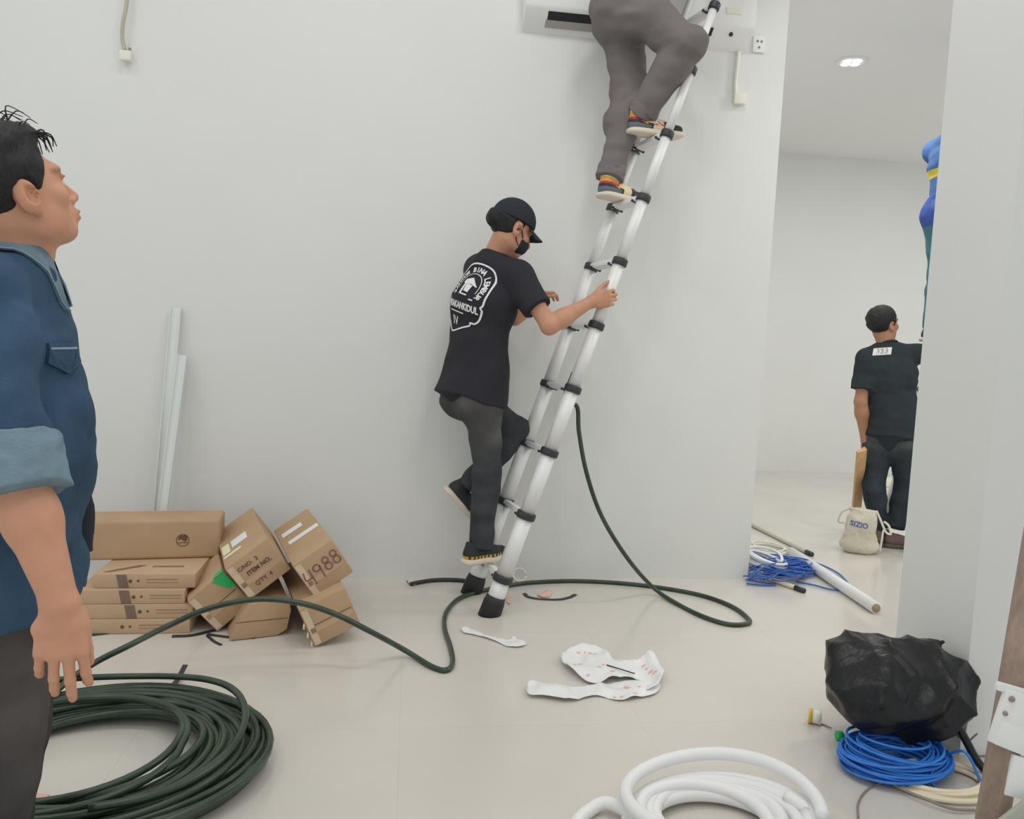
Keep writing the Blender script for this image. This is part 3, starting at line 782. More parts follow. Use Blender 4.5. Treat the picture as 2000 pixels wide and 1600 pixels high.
def bin_bag():
    t = thing('bin_bag', (1.56, 2.3, 0.0), 'full black plastic bin bag leaning on the white pillar', 'bag')
    s = SDF(0.0052)
    s.add(ell((1.585, 2.25, 0.20), (.215, .15, .135)), .02)
    s.add(ell((1.455, 2.23, 0.19), (.105, .11, .115)), .05)
    s.add(ell((1.50, 2.33, 0.285), (.115, .075, .06)), .05)
    s.add(ell((1.43, 2.30, 0.27), (.06, .06, .05)), .04)
    s.add(ell((1.685, 2.29, 0.275), (.085, .08, .07)), .04)
    s.add(cone((1.68, 2.31, .31), (1.735, 2.28, .345), .028, .012), .03)
    s.add(ell((1.70, 2.22, 0.16), (.10, .09, .12)), .05)
    s.sub(cone((1.585, 2.30, .385), (1.625, 2.14, .36), .03, .022), .05)
    s.cut(half((1.771, 0, 0), (-1, 0, 0)), .004)
    s.cut(half((0, 0, 0.075), (0, 0, 1)), .012)
    rot = np.array([[.75, .2, .63], [-.3, .95, .05], [-.6, -.2, .77]]); rot2 = np.array([[.6, .1, -.8], [.1, 1, .1], [.8, -.1, .6]])
    def disp(p):
        a = np.abs(vnoise((p@rot.T)*V(3.2, 4, 8)+3.1)); b = np.abs(vnoise((p@rot2.T)*V(5, 6, 13)+9.7)); c = np.abs(vnoise((p@rot.T)*V(9, 12, 28)+1.3))
        return .050*a+.028*b+.013*c-.028
    s.build('bag_body', M['bag'], t, disp)
    MB().tube(spline([V(1.68, 2.13, .16), V(1.70, 2.10, .11), V(1.712, 2.07, .07), V(1.725, 2.04, .045), V(1.745, 2.00, .018)], 8), [.012]*33, 6).build('bag_tail', M['bag'], t)
    e = P(1604, 1329, 2.38); MB().tube(spline([e, e+RH*.012-ZZ*.003, e+RH*.03-ZZ*.002], 5), .003, 6).build('bag_nib', M['bag'], t)
    t.location.y -= 0.055
bin_bag()

p = Fl(1633, 1437, .016)
t = thing('plastic_bottle', p*V(1, 1, 0), 'clear bottle with bright green cap poking out beside the bin bag', 'bottle')
ax_ = nrm(V(.9, -.1, 0))
MB().lathe(p-ax_*.0, ax_, [(.012, 0), (.0155, .002), (.0155, .02), (.013, .022)], 20).build('cap', M['green'], t)
MB().lathe(p+ax_*.022, ax_, [(.011, 0), (.011, .01), (.016, .03), (.016, .09), (.012, .095)], 20).build('bottle_body', mk('clear_plastic', (200, 205, 205), .15), t)
p = Fl(1590, 1402, .02)
t = thing('tape_roll', p*V(1, 1, 0), 'small yellow and white roll lying near the bin bag', 'roll')
ax_ = nrm(V(.85, -.5, 0)); up2 = p*V(1, 1, 0)+ZZ*.024
MB().lathe(up2-ax_*.018, ax_, [(.010, 0), (.023, 0), (.024, .003), (.024, .012), (.010, .012)], 22).build('yellow_rim', M['yellow'], t)
MB().lathe(up2-ax_*.006, ax_, [(.012, 0), (.0225, 0), (.0225, .03), (.012, .03)], 22).build('white_core', mk('cream_roll', (224, 220, 196), .5), t)
MB().tube(spline([up2+ax_*.01-ZZ*.02, up2+ax_*.03-ZZ*.021, up2+ax_*.045-ZZ*.019-V(0, .02, 0)], 5), .0025, 6).build('tail', M['greywire'], t)

# timber trestle leg at the right edge
a, b = P(2003, 1210, 1.66), P(1938, 1600, 1.62); dv = nrm(b-a)
bot = b+dv*((b[2]-0.001)/-dv[2]); top = a-dv*0.55
sd_ = nrm(np.cross(dv, FH)); nn_ = np.cross(sd_, dv)
t = thing('trestle_leg', bot*V(1, 1, 0), 'weathered brown timber leg with white steel brackets at the right edge', 'trestle')
ctr = (top+bot)/2
mb = MB().cyl(bot, top, .031, .031, 12); mb.build('leg', M['rust'], t)
def plate(px, py, d, w, h, rot, name, mat=M['whitemetal'], th_=.012):
    c = P(px, py, d); r = math.radians(rot); uu = RGT*math.cos(r)+UPV*math.sin(r); wv = -RGT*math.sin(r)+UPV*math.cos(r)
    o = MB().box(c, (w, h, th_), ax=[uu, wv, -FWD]).build(name, mat, t, bevel=.003); return c, uu, wv
c, uu, wv = plate(1984, 1408, 1.60, .085, .115, -18, 'bracket')
for (x, y, r_) in ((1977, 1366, .0065), (1964, 1394, .005)):
    q = P(x, y, 1.592); MB().lathe(q+FWD*.004, -FWD, [(r_, 0), (r_, .004), (r_*.6, .008)], 10).build('bolt', M['greywire'], t)
plate(1990, 1447, 1.598, .10, .05, -22, 'bracket_foot')
plate(1978, 1348, 1.602, .07, .018, -16, 'bracket_lip')
plate(2000, 1520, 1.60, .07, .085, -14, 'lower_bracket')
plate(1990, 1590, 1.57, .09, .03, 38, 'cross_brace', mk('grey_green_steel', (150, 152, 140), .5))

# ---------------------------------------------------------------- litter on the floor
def sheet(name, outline, label, cat, amp, seed, holes=(), step=0.012, mat=M['paper'], lift=0.004, zfun=None, parent=None):
    ol = spline([Fl(x, y) for x, y in outline], 6, closed=True)[:, :2]
    lo, hi = ol.min(0), ol.max(0)
    def inside(p):
        c = False; n = len(ol); j = n-1
        for i in range(n):
            if (ol[i][1] > p[1]) != (ol[j][1] > p[1]) and p[0] < (ol[j][0]-ol[i][0])*(p[1]-ol[i][1])/(ol[j][1]-ol[i][1])+ol[i][0]: c = not c
            j = i
        return c
    pts = [Vector((float(a_), float(b_))) for a_, b_ in ol]; nb = len(pts)
    rs = np.random.RandomState(seed)
    y = lo[1]
    while y < hi[1]:
        x = lo[0]
        while x < hi[0]:
            q = (x+rs.uniform(-.3, .3)*step, y+rs.uniform(-.3, .3)*step)
            if inside(q): pts.append(Vector(q))
            x += step
        y += step
    vv_, _, ff, *_r = delaunay_2d_cdt(pts, [(i, (i+1) % nb) for i in range(nb)], [], 1, 1e-5)
    v = np.array([(p.x, p.y, 0) for p in vv_])
    z = np.abs(vnoise(v*9+seed))*amp+np.maximum(0, vnoise(v*V(22, 16, 1)+seed*3))*amp*.7
    if zfun is not None: z = z+zfun(v)
    v[:, 2] = lift+z
    N = len(v); vb = v.copy(); vb[:, 2] -= .0012
    ed = {}
    for f_ in ff:
        for i in range(len(f_)): ed[(f_[i], f_[(i+1) % len(f_)])] = 1
    F = [tuple(f_) for f_ in ff]+[tuple(i+N for i in reversed(f_)) for f_ in ff]+[(b_, a_, a_+N, b_+N) for (a_, b_) in ed if (b_, a_) not in ed]
    o = mesh_obj(name, np.vstack([v, vb]), F, mat, parent, org=v.mean(0)*V(1, 1, 0), smooth=True)
    if parent is None: tag(o, label, cat)
    return o, v, ff
t = thing('plastic_wrap', Fl(1165, 1330), 'crumpled white plastic wrap with faint red print on the floor', 'plastic wrap')
o1, v1, f1 = sheet('upper_fold', [(1095, 1297), (1112, 1278), (1145, 1270), (1178, 1276), (1200, 1296), (1240, 1302), (1262, 1292), (1284, 1303), (1296, 1330), (1285, 1350), (1262, 1355), (1255, 1338), (1225, 1330), (1200, 1335), (1160, 1340), (1125, 1326)],
                   None, None, .022, 4, parent=t, lift=.012, zfun=lambda v: .02*np.exp(-((v[:, 0]-Fl(1285, 1320)[0])/.03)**2))
o2, v2, f2 = sheet('lower_fold', [(1028, 1352), (1040, 1338), (1075, 1342), (1120, 1344), (1160, 1340), (1195, 1336), (1232, 1332), (1278, 1330), (1290, 1342), (1280, 1358), (1250, 1366), (1210, 1371), (1165, 1362), (1112, 1373), (1060, 1366), (1034, 1364)],
                   None, None, .018, 8, parent=t, lift=.003)
bv = bvh_of(np.vstack([v1, v2]), [tuple(f) for f in f1]+[tuple(i+len(v1) for i in f) for f in f2])
fl = Flat(); rs = np.random.RandomState(2)
for (x, y) in ((1130, 1283), (1142, 1282), (1152, 1283), (1162, 1286), (1170, 1317), (1178, 1312), (1122, 1313), (1132, 1310), (1148, 1330), (1215, 1330), (1222, 1345), (1226, 1348), (1248, 1350), (1240, 1362), (1262, 1318), (1270, 1326), (1278, 1330), (1256, 1310), (1196, 1324), (1200, 1366), (1214, 1366)):
    q = Fl(x, y); L = .006+.008*rs.rand(); fl.poly([(q[0]-L, q[1]-.004), (q[0]+L*.3, q[1]-.006), (q[0]+L, q[1]+.004), (q[0]-L*.4, q[1]+.007)])
decal('red_print', fl, V(0, 0, .1), V(1, 0, 0), V(0, 1, 0), M['redprint'], t, bvh=bv, n=V(0, 0, -1), off=.0012)
MB().tube([Fl(1185, 1299, .03), Fl(1240, 1316, .032)], .0022, 6).build('dark_tie', M['blackplastic'], t)
o, *_ = sheet('paper_scrap', [(903, 1230), (925, 1234), (960, 1246), (990, 1250), (1004, 1244), (1012, 1252), (1028, 1260), (1015, 1266), (990, 1264), (972, 1256), (930, 1243), (905, 1238)], 'thin twisted white paper strip on the floor in front of the ladder', 'paper', .012, 11, step=.01)
sheet('red_scrap', [(1062, 1158), (1070, 1153), (1078, 1157), (1074, 1166), (1060, 1168), (1050, 1163)], 'tiny reddish paper scrap behind the black strap', 'paper', .002, 13, step=.01, mat=M['redprint'])
sheet('red_scrap', [(988, 1172), (993, 1165), (997, 1172), (998, 1180), (992, 1180)], 'tiny reddish paper scrap right of the ladder feet', 'paper', .002, 14, step=.01, mat=M['redprint'])
strip([(1024, 1160), (1032, 1167), (1055, 1171), (1090, 1172), (1112, 1168), (1124, 1162)], .02, 'short curved black strap on the floor right of the ladder', name='cable_strap')
p = OnY(1015, 1110, WY-.05); p[2] = .045
o = MB().tube([p+V(.035*math.cos(a), .02*math.sin(a), .028*math.sin(a)) for a in np.linspace(0, 6.1, 22)], .006, 6).build('paper_roll', M['offwhite'], None, org=p*V(1, 1, 0))
for vtx in o.data.vertices: vtx.co.z -= 0.011
tag(o, 'small white paper loop at the foot of the wall behind the ladder', 'paper')

# ---------------------------------------------------------------- far room floor clutter
def pipe(a, b, r, label, cap=None, mat=M['white'], name='plastic_pipe', bore=True):
    a = np.asarray(a); b = np.asarray(b); t = thing(name, (a+b)/2*V(1, 1, 0), label, 'pipe'); d = nrm(b-a)
    MB().cyl(a, b, r, r, 16).build('tube', mat, t)
    if cap == 'black': MB().cyl(b-d*.01, b+d*.05, r*1.12, r*1.12, 16).build('end_cap', M['blackplastic'], t)
    elif bore: MB().cyl(b-d*.002, b+d*.0015, r*.72, r*.72, 16).build('bore', mk('pipe_bore', (150, 128, 108), .7), t)
    return t
pipe(Fl(1420, 1001, .014), Fl(1577, 1079, .014), .014, 'thin grey conduit with a black end cap on the far floor', 'black', mk('grey_conduit', (178, 176, 164), .5), 'conduit')
pipe(Fl(1545, 1078, .03), Fl(1711, 1188, .03), .030, 'thick white plastic pipe on the far floor with an open brown bore', None, mk('ivory_pipe', (222, 218, 206), .45))
pipe(Fl(1440, 1108, .013), Fl(1556, 1149, .013), .012, 'thin cream conduit with a black end nearest the wall end', 'black', M['beige'], 'conduit')
# blue net of cable: fan of many strands
rs = np.random.RandomState(31)
t = thing('blue_cable_heap', Fl(1520, 1110), 'tangled heap of blue cable on the floor beyond the wall end', 'cable')
mb = MB()
for k in range(50):
    s0, s1 = rs.rand(), rs.rand()
    a = Fl(1440+70*s0, 1092+44*rs.rand(), .01+.05*rs.rand()); m_ = Fl(1530+40*rs.rand(), 1090+38*s1, .02+.06*rs.rand()); b = Fl(1560+35*rs.rand(), 1106+20*s1, .01+.03*rs.rand())
    mb.tube(spline([a, lerp(a, m_, .5)+rs.randn(3)*V(.02, .02, .012)+V(0, 0, .01), m_, b], 4), .0035, 5)
tag(mb.build('strands', M['darkblue'], t), kind='stuff')
coil('tangle', Fl(1522, 1114)*V(1, 1, 0), .26, .15, 26, .004, .08, M['darkblue'], None, 41, jit=.75, n=5, parent=t, steps=26)
for pts_ in ([(1590, 1098), (1615, 1108), (1640, 1122), (1657, 1140)], [(1555, 1136), (1590, 1143), (1620, 1151), (1640, 1152), (1652, 1146)], [(1458, 1140), (1490, 1143), (1515, 1142), (1480, 1136), (1458, 1132)]):
    MB().tube(spline([Fl(x, y, .008) for x, y in pts_], 8), .0045, 6).build('loose_strand', M['darkblue'], t)
coil('white_cable_coil', Fl(1492, 1116)*V(1, 1, 0)+V(0, 0, 0), .115, .17, 7, .009, .16, M['white'], 'white cable coil lying over the blue cable heap', 33, jit=.4, n=8)
coil('thin_white_cable', Fl(1505, 1078)*V(1, 1, 0), .16, .17, 3, .006, .05, M['offwhite'], 'thin loose cream cable loops behind the white cable coil', 35, jit=.5, n=6)

def canvas_bag():
    c = Fl(1685, 1086)*V(1, 1, 0)+V(.02, .08, 0)
    t = thing('canvas_bag', c, 'grubby canvas drawstring bag with blue lettering on the far floor', 'bag')
    u = nrm(V(.93, -.35, 0)); f = V(-u[1], u[0], 0)
    s = SDF(.006)
    s.add(econe(c+ZZ*.05, c+ZZ*.21, (.108, .062), (.085, .052), u), .02)
    s.add(econe(c+ZZ*.18+u*.002, c+ZZ*.285+u*.008, (.075, .045), (.082, .03), u, flat=True), .03)
    s.add(ell(c+ZZ*.045, (.112, .068, .05), [u, f, ZZ]), .03)
    s.cut(half((0, 0, .001), (0, 0, 1)), .008)
    o, v, fc = s.build('bag_body', M['canvas'], t, lambda p: .005*vnoise(p*V(28, 28, 16))+.0025*vnoise(p*60))
    bv = bvh_of(v, fc); fl = Flat(); fl.text('SIZIO', .044, (0, 0), -.12, bold=.0012)
    decal('blue_lettering', fl, c+ZZ*.19-u*.02, u, ZZ, M['blueink'], t, bvh=bv, n=f, off=.002)
    q = [c+ZZ*.285-u*.07, c+ZZ*.25-u*.12, c+ZZ*.19-u*.135, c+ZZ*.185-u*.10]
    MB().tube(spline(q, 8), .006, 6).build('drawstring', M['canvas'], t)
    q = [c+ZZ*.28+u*.085, c+ZZ*.21+u*.12, c+ZZ*.15+u*.15, c+ZZ*.14+u*.18, c+ZZ*.19+u*.165, c+ZZ*.215+u*.135]
    MB().tube(spline(q, 8), .0075, 6).build('drawstring', M['offwhite'], t)
    MB().tube(spline([c+ZZ*.16+u*.135, c+ZZ*.08+u*.13, c+ZZ*.02+u*.125], 6), .006, 6).build('drawstring', M['offwhite'], t)
canvas_bag()
# leaning plank
a, b = P(1682, 880, 5.0), Fl(1668, 1035)
d_ = nrm(a-b); s_ = nrm(np.cross(d_, FH)); n_ = np.cross(s_, d_)
t = thing('wooden_plank', b*V(1, 1, 0), 'narrow upright wooden plank beside the far man behind the canvas bag', 'plank')
MB().box((a+b)/2, (.055, .022, np.linalg.norm(a-b)), ax=[s_, n_, d_]).build('board', M['wood'], t, bevel=.002)
MB().box((a+b)/2-s_*.03+n_*.012, (.02, .03, np.linalg.norm(a-b)*.98), ax=[s_, n_, d_]).build('batten', M['wood'], t, bevel=.002)
p = Fl(1736, 952)
o = MB().box(p+V(.05, .15, .03), (.42, .30, .058), ax=[nrm(V(.97, -.22, 0)), nrm(V(.22, .97, 0)), ZZ]).build('foam_slab', M['offwhite'], None, bevel=.004, org=p*V(1, 1, 0))
tag(o, 'flat white slab on the far floor seen between the far man\'s legs', 'slab')

# ================================================================ people
SKIN = np.array(C3(186, 138, 112, 1.4)); SKIN_D = np.array(C3(150, 106, 84, 1.4)); LIP = np.array(C3(136, 92, 86, 1.4))
def frame_of(fwd, up):
    f = nrm(fwd); r = nrm(np.cross(f, up)); u = np.cross(r, f); return r, f, u
def head_prims(S, c, r, f, u, s=1.0, ears=True, detail=True):
    A = [r, f, u]
    L = lambda x, y, z: c+(r*x+f*y+u*z)*s
    S.add(ell(L(0, -.012, .032), V(.075, .094, .086)*s, A), .02)
    S.add(ell(L(0, .028, -.035), V(.060, .064, .082)*s, A), .035)
    S.add(ell(L(0, .068, -.094), V(.028, .020, .020)*s, A), .03)
    for q in (-1, 1):
        S.add(ell(L(q*.046, .008, -.062), V(.018, .03, .026)*s, A), .03)
        S.add(ell(L(q*.042, .062, -.022), V(.022, .018, .018)*s, A), .02)
    S.add(ell(L(0, .080, .026), V(.052, .014, .014)*s, A), .02)
    if detail:
        for q in (-1, 1): S.sub(ell(L(q*.031, .100, -.002), V(.016, .012, .010)*s, A), .012)
        for q in (-1, 1): S.add(ell(L(q*.031, .077, -.002), V(.013, .013, .012)*s, A), .003)
        for q in (-1, 1): S.add(ell(L(q*.031, .0885, .0105), V(.017, .006, .004)*s, A), .005)
    S.add(cone(L(0, .088, .008), L(0, .111, -.034), .008*s, .012*s), .012)
    for q in (-1, 1): S.add(ell(L(q*.013, .099, -.039), V(.009, .010, .008)*s, A), .006)
    S.add(ell(L(0, .089, -.066), V(.024, .016, .020)*s, A), .015)
    if detail:
        S.add(ell(L(0, .102, -.0635), V(.021, .008, .0058)*s, A), .004)
        S.add(ell(L(0, .099, -.0755), V(.019, .008, .0062)*s, A), .004)
        S.sub(ell(L(0, .108, -.0695), V(.020, .008, .0016)*s, A), .003)
    if ears:
        for q in (-1, 1):
            fr = [nrm(r*.93-f*.36*q), nrm(f*.93*1+r*.36*q), u]
            S.add(ell(L(q*.079, -.012, -.008), V(.009, .021, .033)*s, fr), .008)
            S.add(ell(L(q*.074, -.002, -.036), V(.008, .010, .012)*s, fr), .008)
            S.sub(ell(L(q*.088, -.006, -.006), V(.012, .011, .018)*s, fr), .003)
            S.sub(ell(L(q*.091, -.016, .010), V(.008, .005, .016)*s, fr), .003)
    return L
def hand_prims(S, wrist, d, n, right=True, curls=(.25, .35, .3), spread=.10, s=1.0, thumb=(.75, .55, .15), k=.004, fcurl=None, tcurl=.35):
    d = nrm(d); n = nrm(np.asarray(n)-d*(np.asarray(n)@d)); t = np.cross(d, n)*(1 if right else -1)
    S.add(econe(wrist+d*.005*s, wrist+d*.038*s, (.026*s, .019*s), (.037*s, .0165*s), t), .02)
    S.add(econe(wrist+d*.035*s, wrist+d*.082*s, (.037*s, .0165*s), (.039*s, .0125*s), t), .012)
    base = [.031, .0105, -.0105, -.030]; fw = [.086, .091, .087, .078]
    seg = [(.040, .025, .020), (.044, .028, .022), (.041, .026, .021), (.031, .020, .018)]; rad = [.0092, .0094, .0090, .0080]
    tips = []
    for i in range(4):
        p = wrist+d*fw[i]*s+t*base[i]*s
        dd = nrm(d+t*spread*(1.5-i)/1.5); a = 0; cc = (fcurl[i] if fcurl else curls)
        S.add(cone(p-dd*.03*s, p, rad[i]*s*.95, rad[i]*s*1.02), .006)
        for j in range(3):
            a += cc[j]; q = p+(dd*math.cos(a)+n*math.sin(a))*seg[i][j]*s
            r0 = rad[i]*s*(1-.08*j); S.add(cone(p, q, r0, r0*.92), k); p = q
        tips.append((p, dd*math.cos(a)+n*math.sin(a)))
    p = wrist+d*.022*s+t*.024*s+n*.006*s; dd = nrm(d*thumb[0]+t*thumb[1]+n*thumb[2])
    a = 0; ax_ = nrm(d*.6-t*.6+n*.5)
    for j, L_ in enumerate((.045, .033, .026)):
        q = p+dd*L_*s; S.add(cone(p, q, (.0135-.0018*j)*s, (.0118-.0018*j)*s), .010 if j == 0 else .004)
        p = q; dd = nrm(dd+ax_*tcurl*(j+1)*.6)
    return t, tips
def arm_prims(S, sh, el, wr, s=1.0):
    S.add(cone(sh, el, .048*s, .039*s), .03)
    S.add(ell(lerp(sh, el, .45), V(.046, .046, .046)*s), .03)
    S.add(cone(el, lerp(el, wr, .35), .040*s, .043*s), .02)
    S.add(cone(lerp(el, wr, .3), wr, .043*s, .027*s), .02)
def torso(S, J, g, k=.05, low=.0):
    """pelvis, waist, chest; g = extra thickness of cloth"""
    pel = (J['hl']+J['hr'])/2; nk = J['neck']; side = nrm(J['sr']-J['sl']); up = nk-pel
    hs = nrm(J['hr']-J['hl'])
    wa = J.get('waist', lerp(pel, nk, .38)); ch = J.get('chest', lerp(pel, nk, .68)); sc = J.get('bs', 1.0)
    S.add(econe(pel, wa, (.150*sc+g, .108*sc+g), (.136*sc+g, .098*sc+g), hs), k)
    S.add(econe(wa, ch, (.136*sc+g, .098*sc+g), (.158*sc+g, .112*sc+g), side), k)
    S.add(econe(ch, lerp(pel, nk, .90), (.158*sc+g, .112*sc+g), (.125*sc+g, .075*sc+g), side), k)
    for q in ('sl', 'sr'):
        S.add(cone(lerp(pel, nk, .93)-nrm(up)*J.get('shd', 0), J[q], .055+g-J.get('shd', 0)*.3, .050+g), .04)
    return pel, side, up
def skin_col(J, hc=None, hr=None, lipf=None, dark=1.0):
    def col(v):
        c = np.tile(SKIN*dark, (len(v), 1))
        m = np.clip(vnoise(v*11)*.5+.5, 0, 1)[:, None]; c = c*(1-.18*m)+SKIN_D*dark*.18*m
        if hc is not None:
            r, f, u, s = hr
            q = np.stack([(v-hc)@r, (v-hc)@f, (v-hc)@u], 1)/s
            lip = np.exp(-((q[:, 2]+.0695)/.0095)**2)*np.exp(-(q[:, 0]/.024)**4)*(q[:, 1] > .088)
            c = c*(1-lip[:, None]*.75)+LIP*dark*lip[:, None]*.75
            for sg in (-1, 1):
                e = (np.hypot((q[:, 0]-sg*.031)/.0125, (q[:, 2]+.002)/.007) < 1) & (q[:, 1] > .08)
                c[e] = (.62, .6, .57)
                e = (np.hypot(q[:, 0]-sg*.031, q[:, 2]+.002) < .0058) & (q[:, 1] > .08); c[e] = (.02, .013, .01)
                b = np.exp(-((q[:, 2]-.024-.01*np.abs(q[:, 0])*0)/.0048)**2)*np.exp(-((q[:, 0]-sg*.033)/.019)**4)*(q[:, 1] > .06)
                c = c*(1-.85*b[:, None])+np.array([.02, .017, .015])*.85*b[:, None]
                er = np.exp(-((q[:, 0]-sg*.078)/.012)**2-((q[:, 1]+.01)/.03)**2-((q[:, 2]+.008)/.04)**2)[:, None]
                c = c*(1-.25*er)+np.array(C3(196, 128, 108, 1.4))*.25*er
        return np.clip(c, 0, 1)
    return col
def trousers(S, J, g=.0, rk=.062, ra=.055, rh=.088, end=0.97, waist=.30, k=.03):
    pel = (J['hl']+J['hr'])/2; hs = nrm(J['hr']-J['hl']); up = nrm(J['neck']-pel); sc = J.get('bs', 1.0)
    wb = pel+up*.10
    S.add(econe(pel-up*.015, wb, (.158*sc+g, .118*sc+g), (.142*sc+g, .104*sc+g), hs, flat=True), .04)
    for q in ('l', 'r'):
        h, kn, an = J['h'+q], J['k'+q], J['a'+q]
        S.add(cone(h-up*.01, kn, rh+g, rk+g), .045)
        S.add(cone(kn, lerp(kn, an, end), rk+g, ra+g, flat=True), .035)
        S.add(ell(lerp(kn, an, .3), V(1, 1, 1)*(rk+g)*1.0), .03)
    f = nrm(np.cross(up, hs))
    for q in ('hl', 'hr'): S.add(ell(J[q]-f*.032-up*.02, V(.080, .080, .09)+g), .05)
    return pel, up
def shoe(parent, heel, toe, up, col, name='shoe', L=None, sole_mat=None, w=.046, h=.004, hgt=.075, sole_t=.024):
    """heel/toe: points on the ground line of the sole"""
    heel = np.asarray(heel, float); toe = np.asarray(toe, float); d = nrm(toe-heel); up = nrm(up-d*(up@d)); s = np.cross(d, up); L = np.linalg.norm(toe-heel)
    S = SDF(h)
    S.add(econe(heel+d*.045+up*(sole_t+.022), heel+d*L*.60+up*(sole_t+.018), (w*.78, .034), (w*.94, .032), s), .02)
    S.add(econe(heel+d*L*.60+up*(sole_t+.018), heel+d*(L-.038)+up*(sole_t+.014), (w*.94, .032), (w*.82, .026), s), .02)
    S.add(econe(heel+d*.042+up*(sole_t+.02), heel+d*.060+up*(hgt+.02), (w*.72, .040), (w*.70, .045), s, flat=True), .02)
    S.add(cone(heel+d*.09+up*(hgt*.8), heel+d*L*.55+up*(sole_t+.03), .028, .022), .02)
    S.cut(half(heel+up*sole_t*.9, up), .003)
    Lc = lambda v: np.stack([(v-heel)@d/L, (v-heel)@s, (v-heel)@up], 1)
    o, v, f = S.build(name, M['shoe'], parent, col=(lambda v: col(Lc(v))))
    prof = [(0.0, .35), (.02, .62), (.07, .82), (.18, .90), (.35, .84), (.5, .9), (.65, 1.04), (.78, 1.04), (.88, .92), (.95, .68), (.985, .42), (1.0, .15)]
    vv = []; n = len(prof)
    ring = [(a, b) for a, b in prof]+[(a, -b) for a, b in reversed(prof)]
    for z_, gr in ((0.0, .96), (sole_t*.45, 1.03), (sole_t, 1.0), (sole_t+.004, .9)):
        for a, b in ring: vv.append(heel+d*(L*.5+(a-.5)*L*(gr if gr > 1 else (gr+1)/2))+s*b*w*gr+up*(z_+(.010*max(0, (a-.8)/.2)**2 if z_ == 0 else .006*max(0, (a-.8)/.2)**2)))
    R = len(ring)
    ff = [(k*R+i, k*R+(i+1) % R, (k+1)*R+(i+1) % R, (k+1)*R+i) for k in range(3) for i in range(R)]+[tuple(range(R-1, -1, -1)), tuple(range(3*R, 4*R))]
    so = mesh_obj('sole', vv, ff, sole_mat or M['sole'], o, smooth=True)
    return o, (heel, d, s, up, L), v, f
def plain_shoe(rgb): return lambda q: np.tile(np.array(C3(*rgb)), (len(q), 1))
def jeans_col(rgb, fade, pts=()):
    c0 = np.array(C3(*rgb, 1.4)); c1 = np.array(C3(*fade, 1.4))
    def col(v):
        m = np.zeros(len(v))
        for p, r in pts: m = np.maximum(m, np.exp(-(np.linalg.norm(v-p, axis=1)/r)**2))
        m = .55*m*(.5+.5*np.clip(vnoise(v*V(10, 10, 22))+.4, 0, 1)); return c0*(1-m[:, None])+c1*m[:, None]
    return col
def folds(seed, amp, sc=(9, 9, 22), rot=None, amp2=.0015):
    R_ = np.eye(3) if rot is None else np.asarray(rot)
    return lambda p: amp*vnoise((p@R_.T)*V(*sc)+seed)+amp2*vnoise(p*38+seed)
def crew_collar(t, J, rad=.066, mat=None, dz=.0):
    pel = (J['hl']+J['hr'])/2; up = nrm(J['neck']-pel); side = nrm(J['sr']-J['sl']); f = nrm(np.cross(up, side))
    c = J['neck']+up*dz; fu = nrm(up+f*.0)
    q = [c+side*rad*math.cos(a)+f*rad*1.0*math.sin(a)-up*.018*math.sin(a) for a in np.linspace(0, 2*math.pi, 30)[:-1]]
    MB().tube(q, .0085, 8, closed=True).build('collar', mat, t)

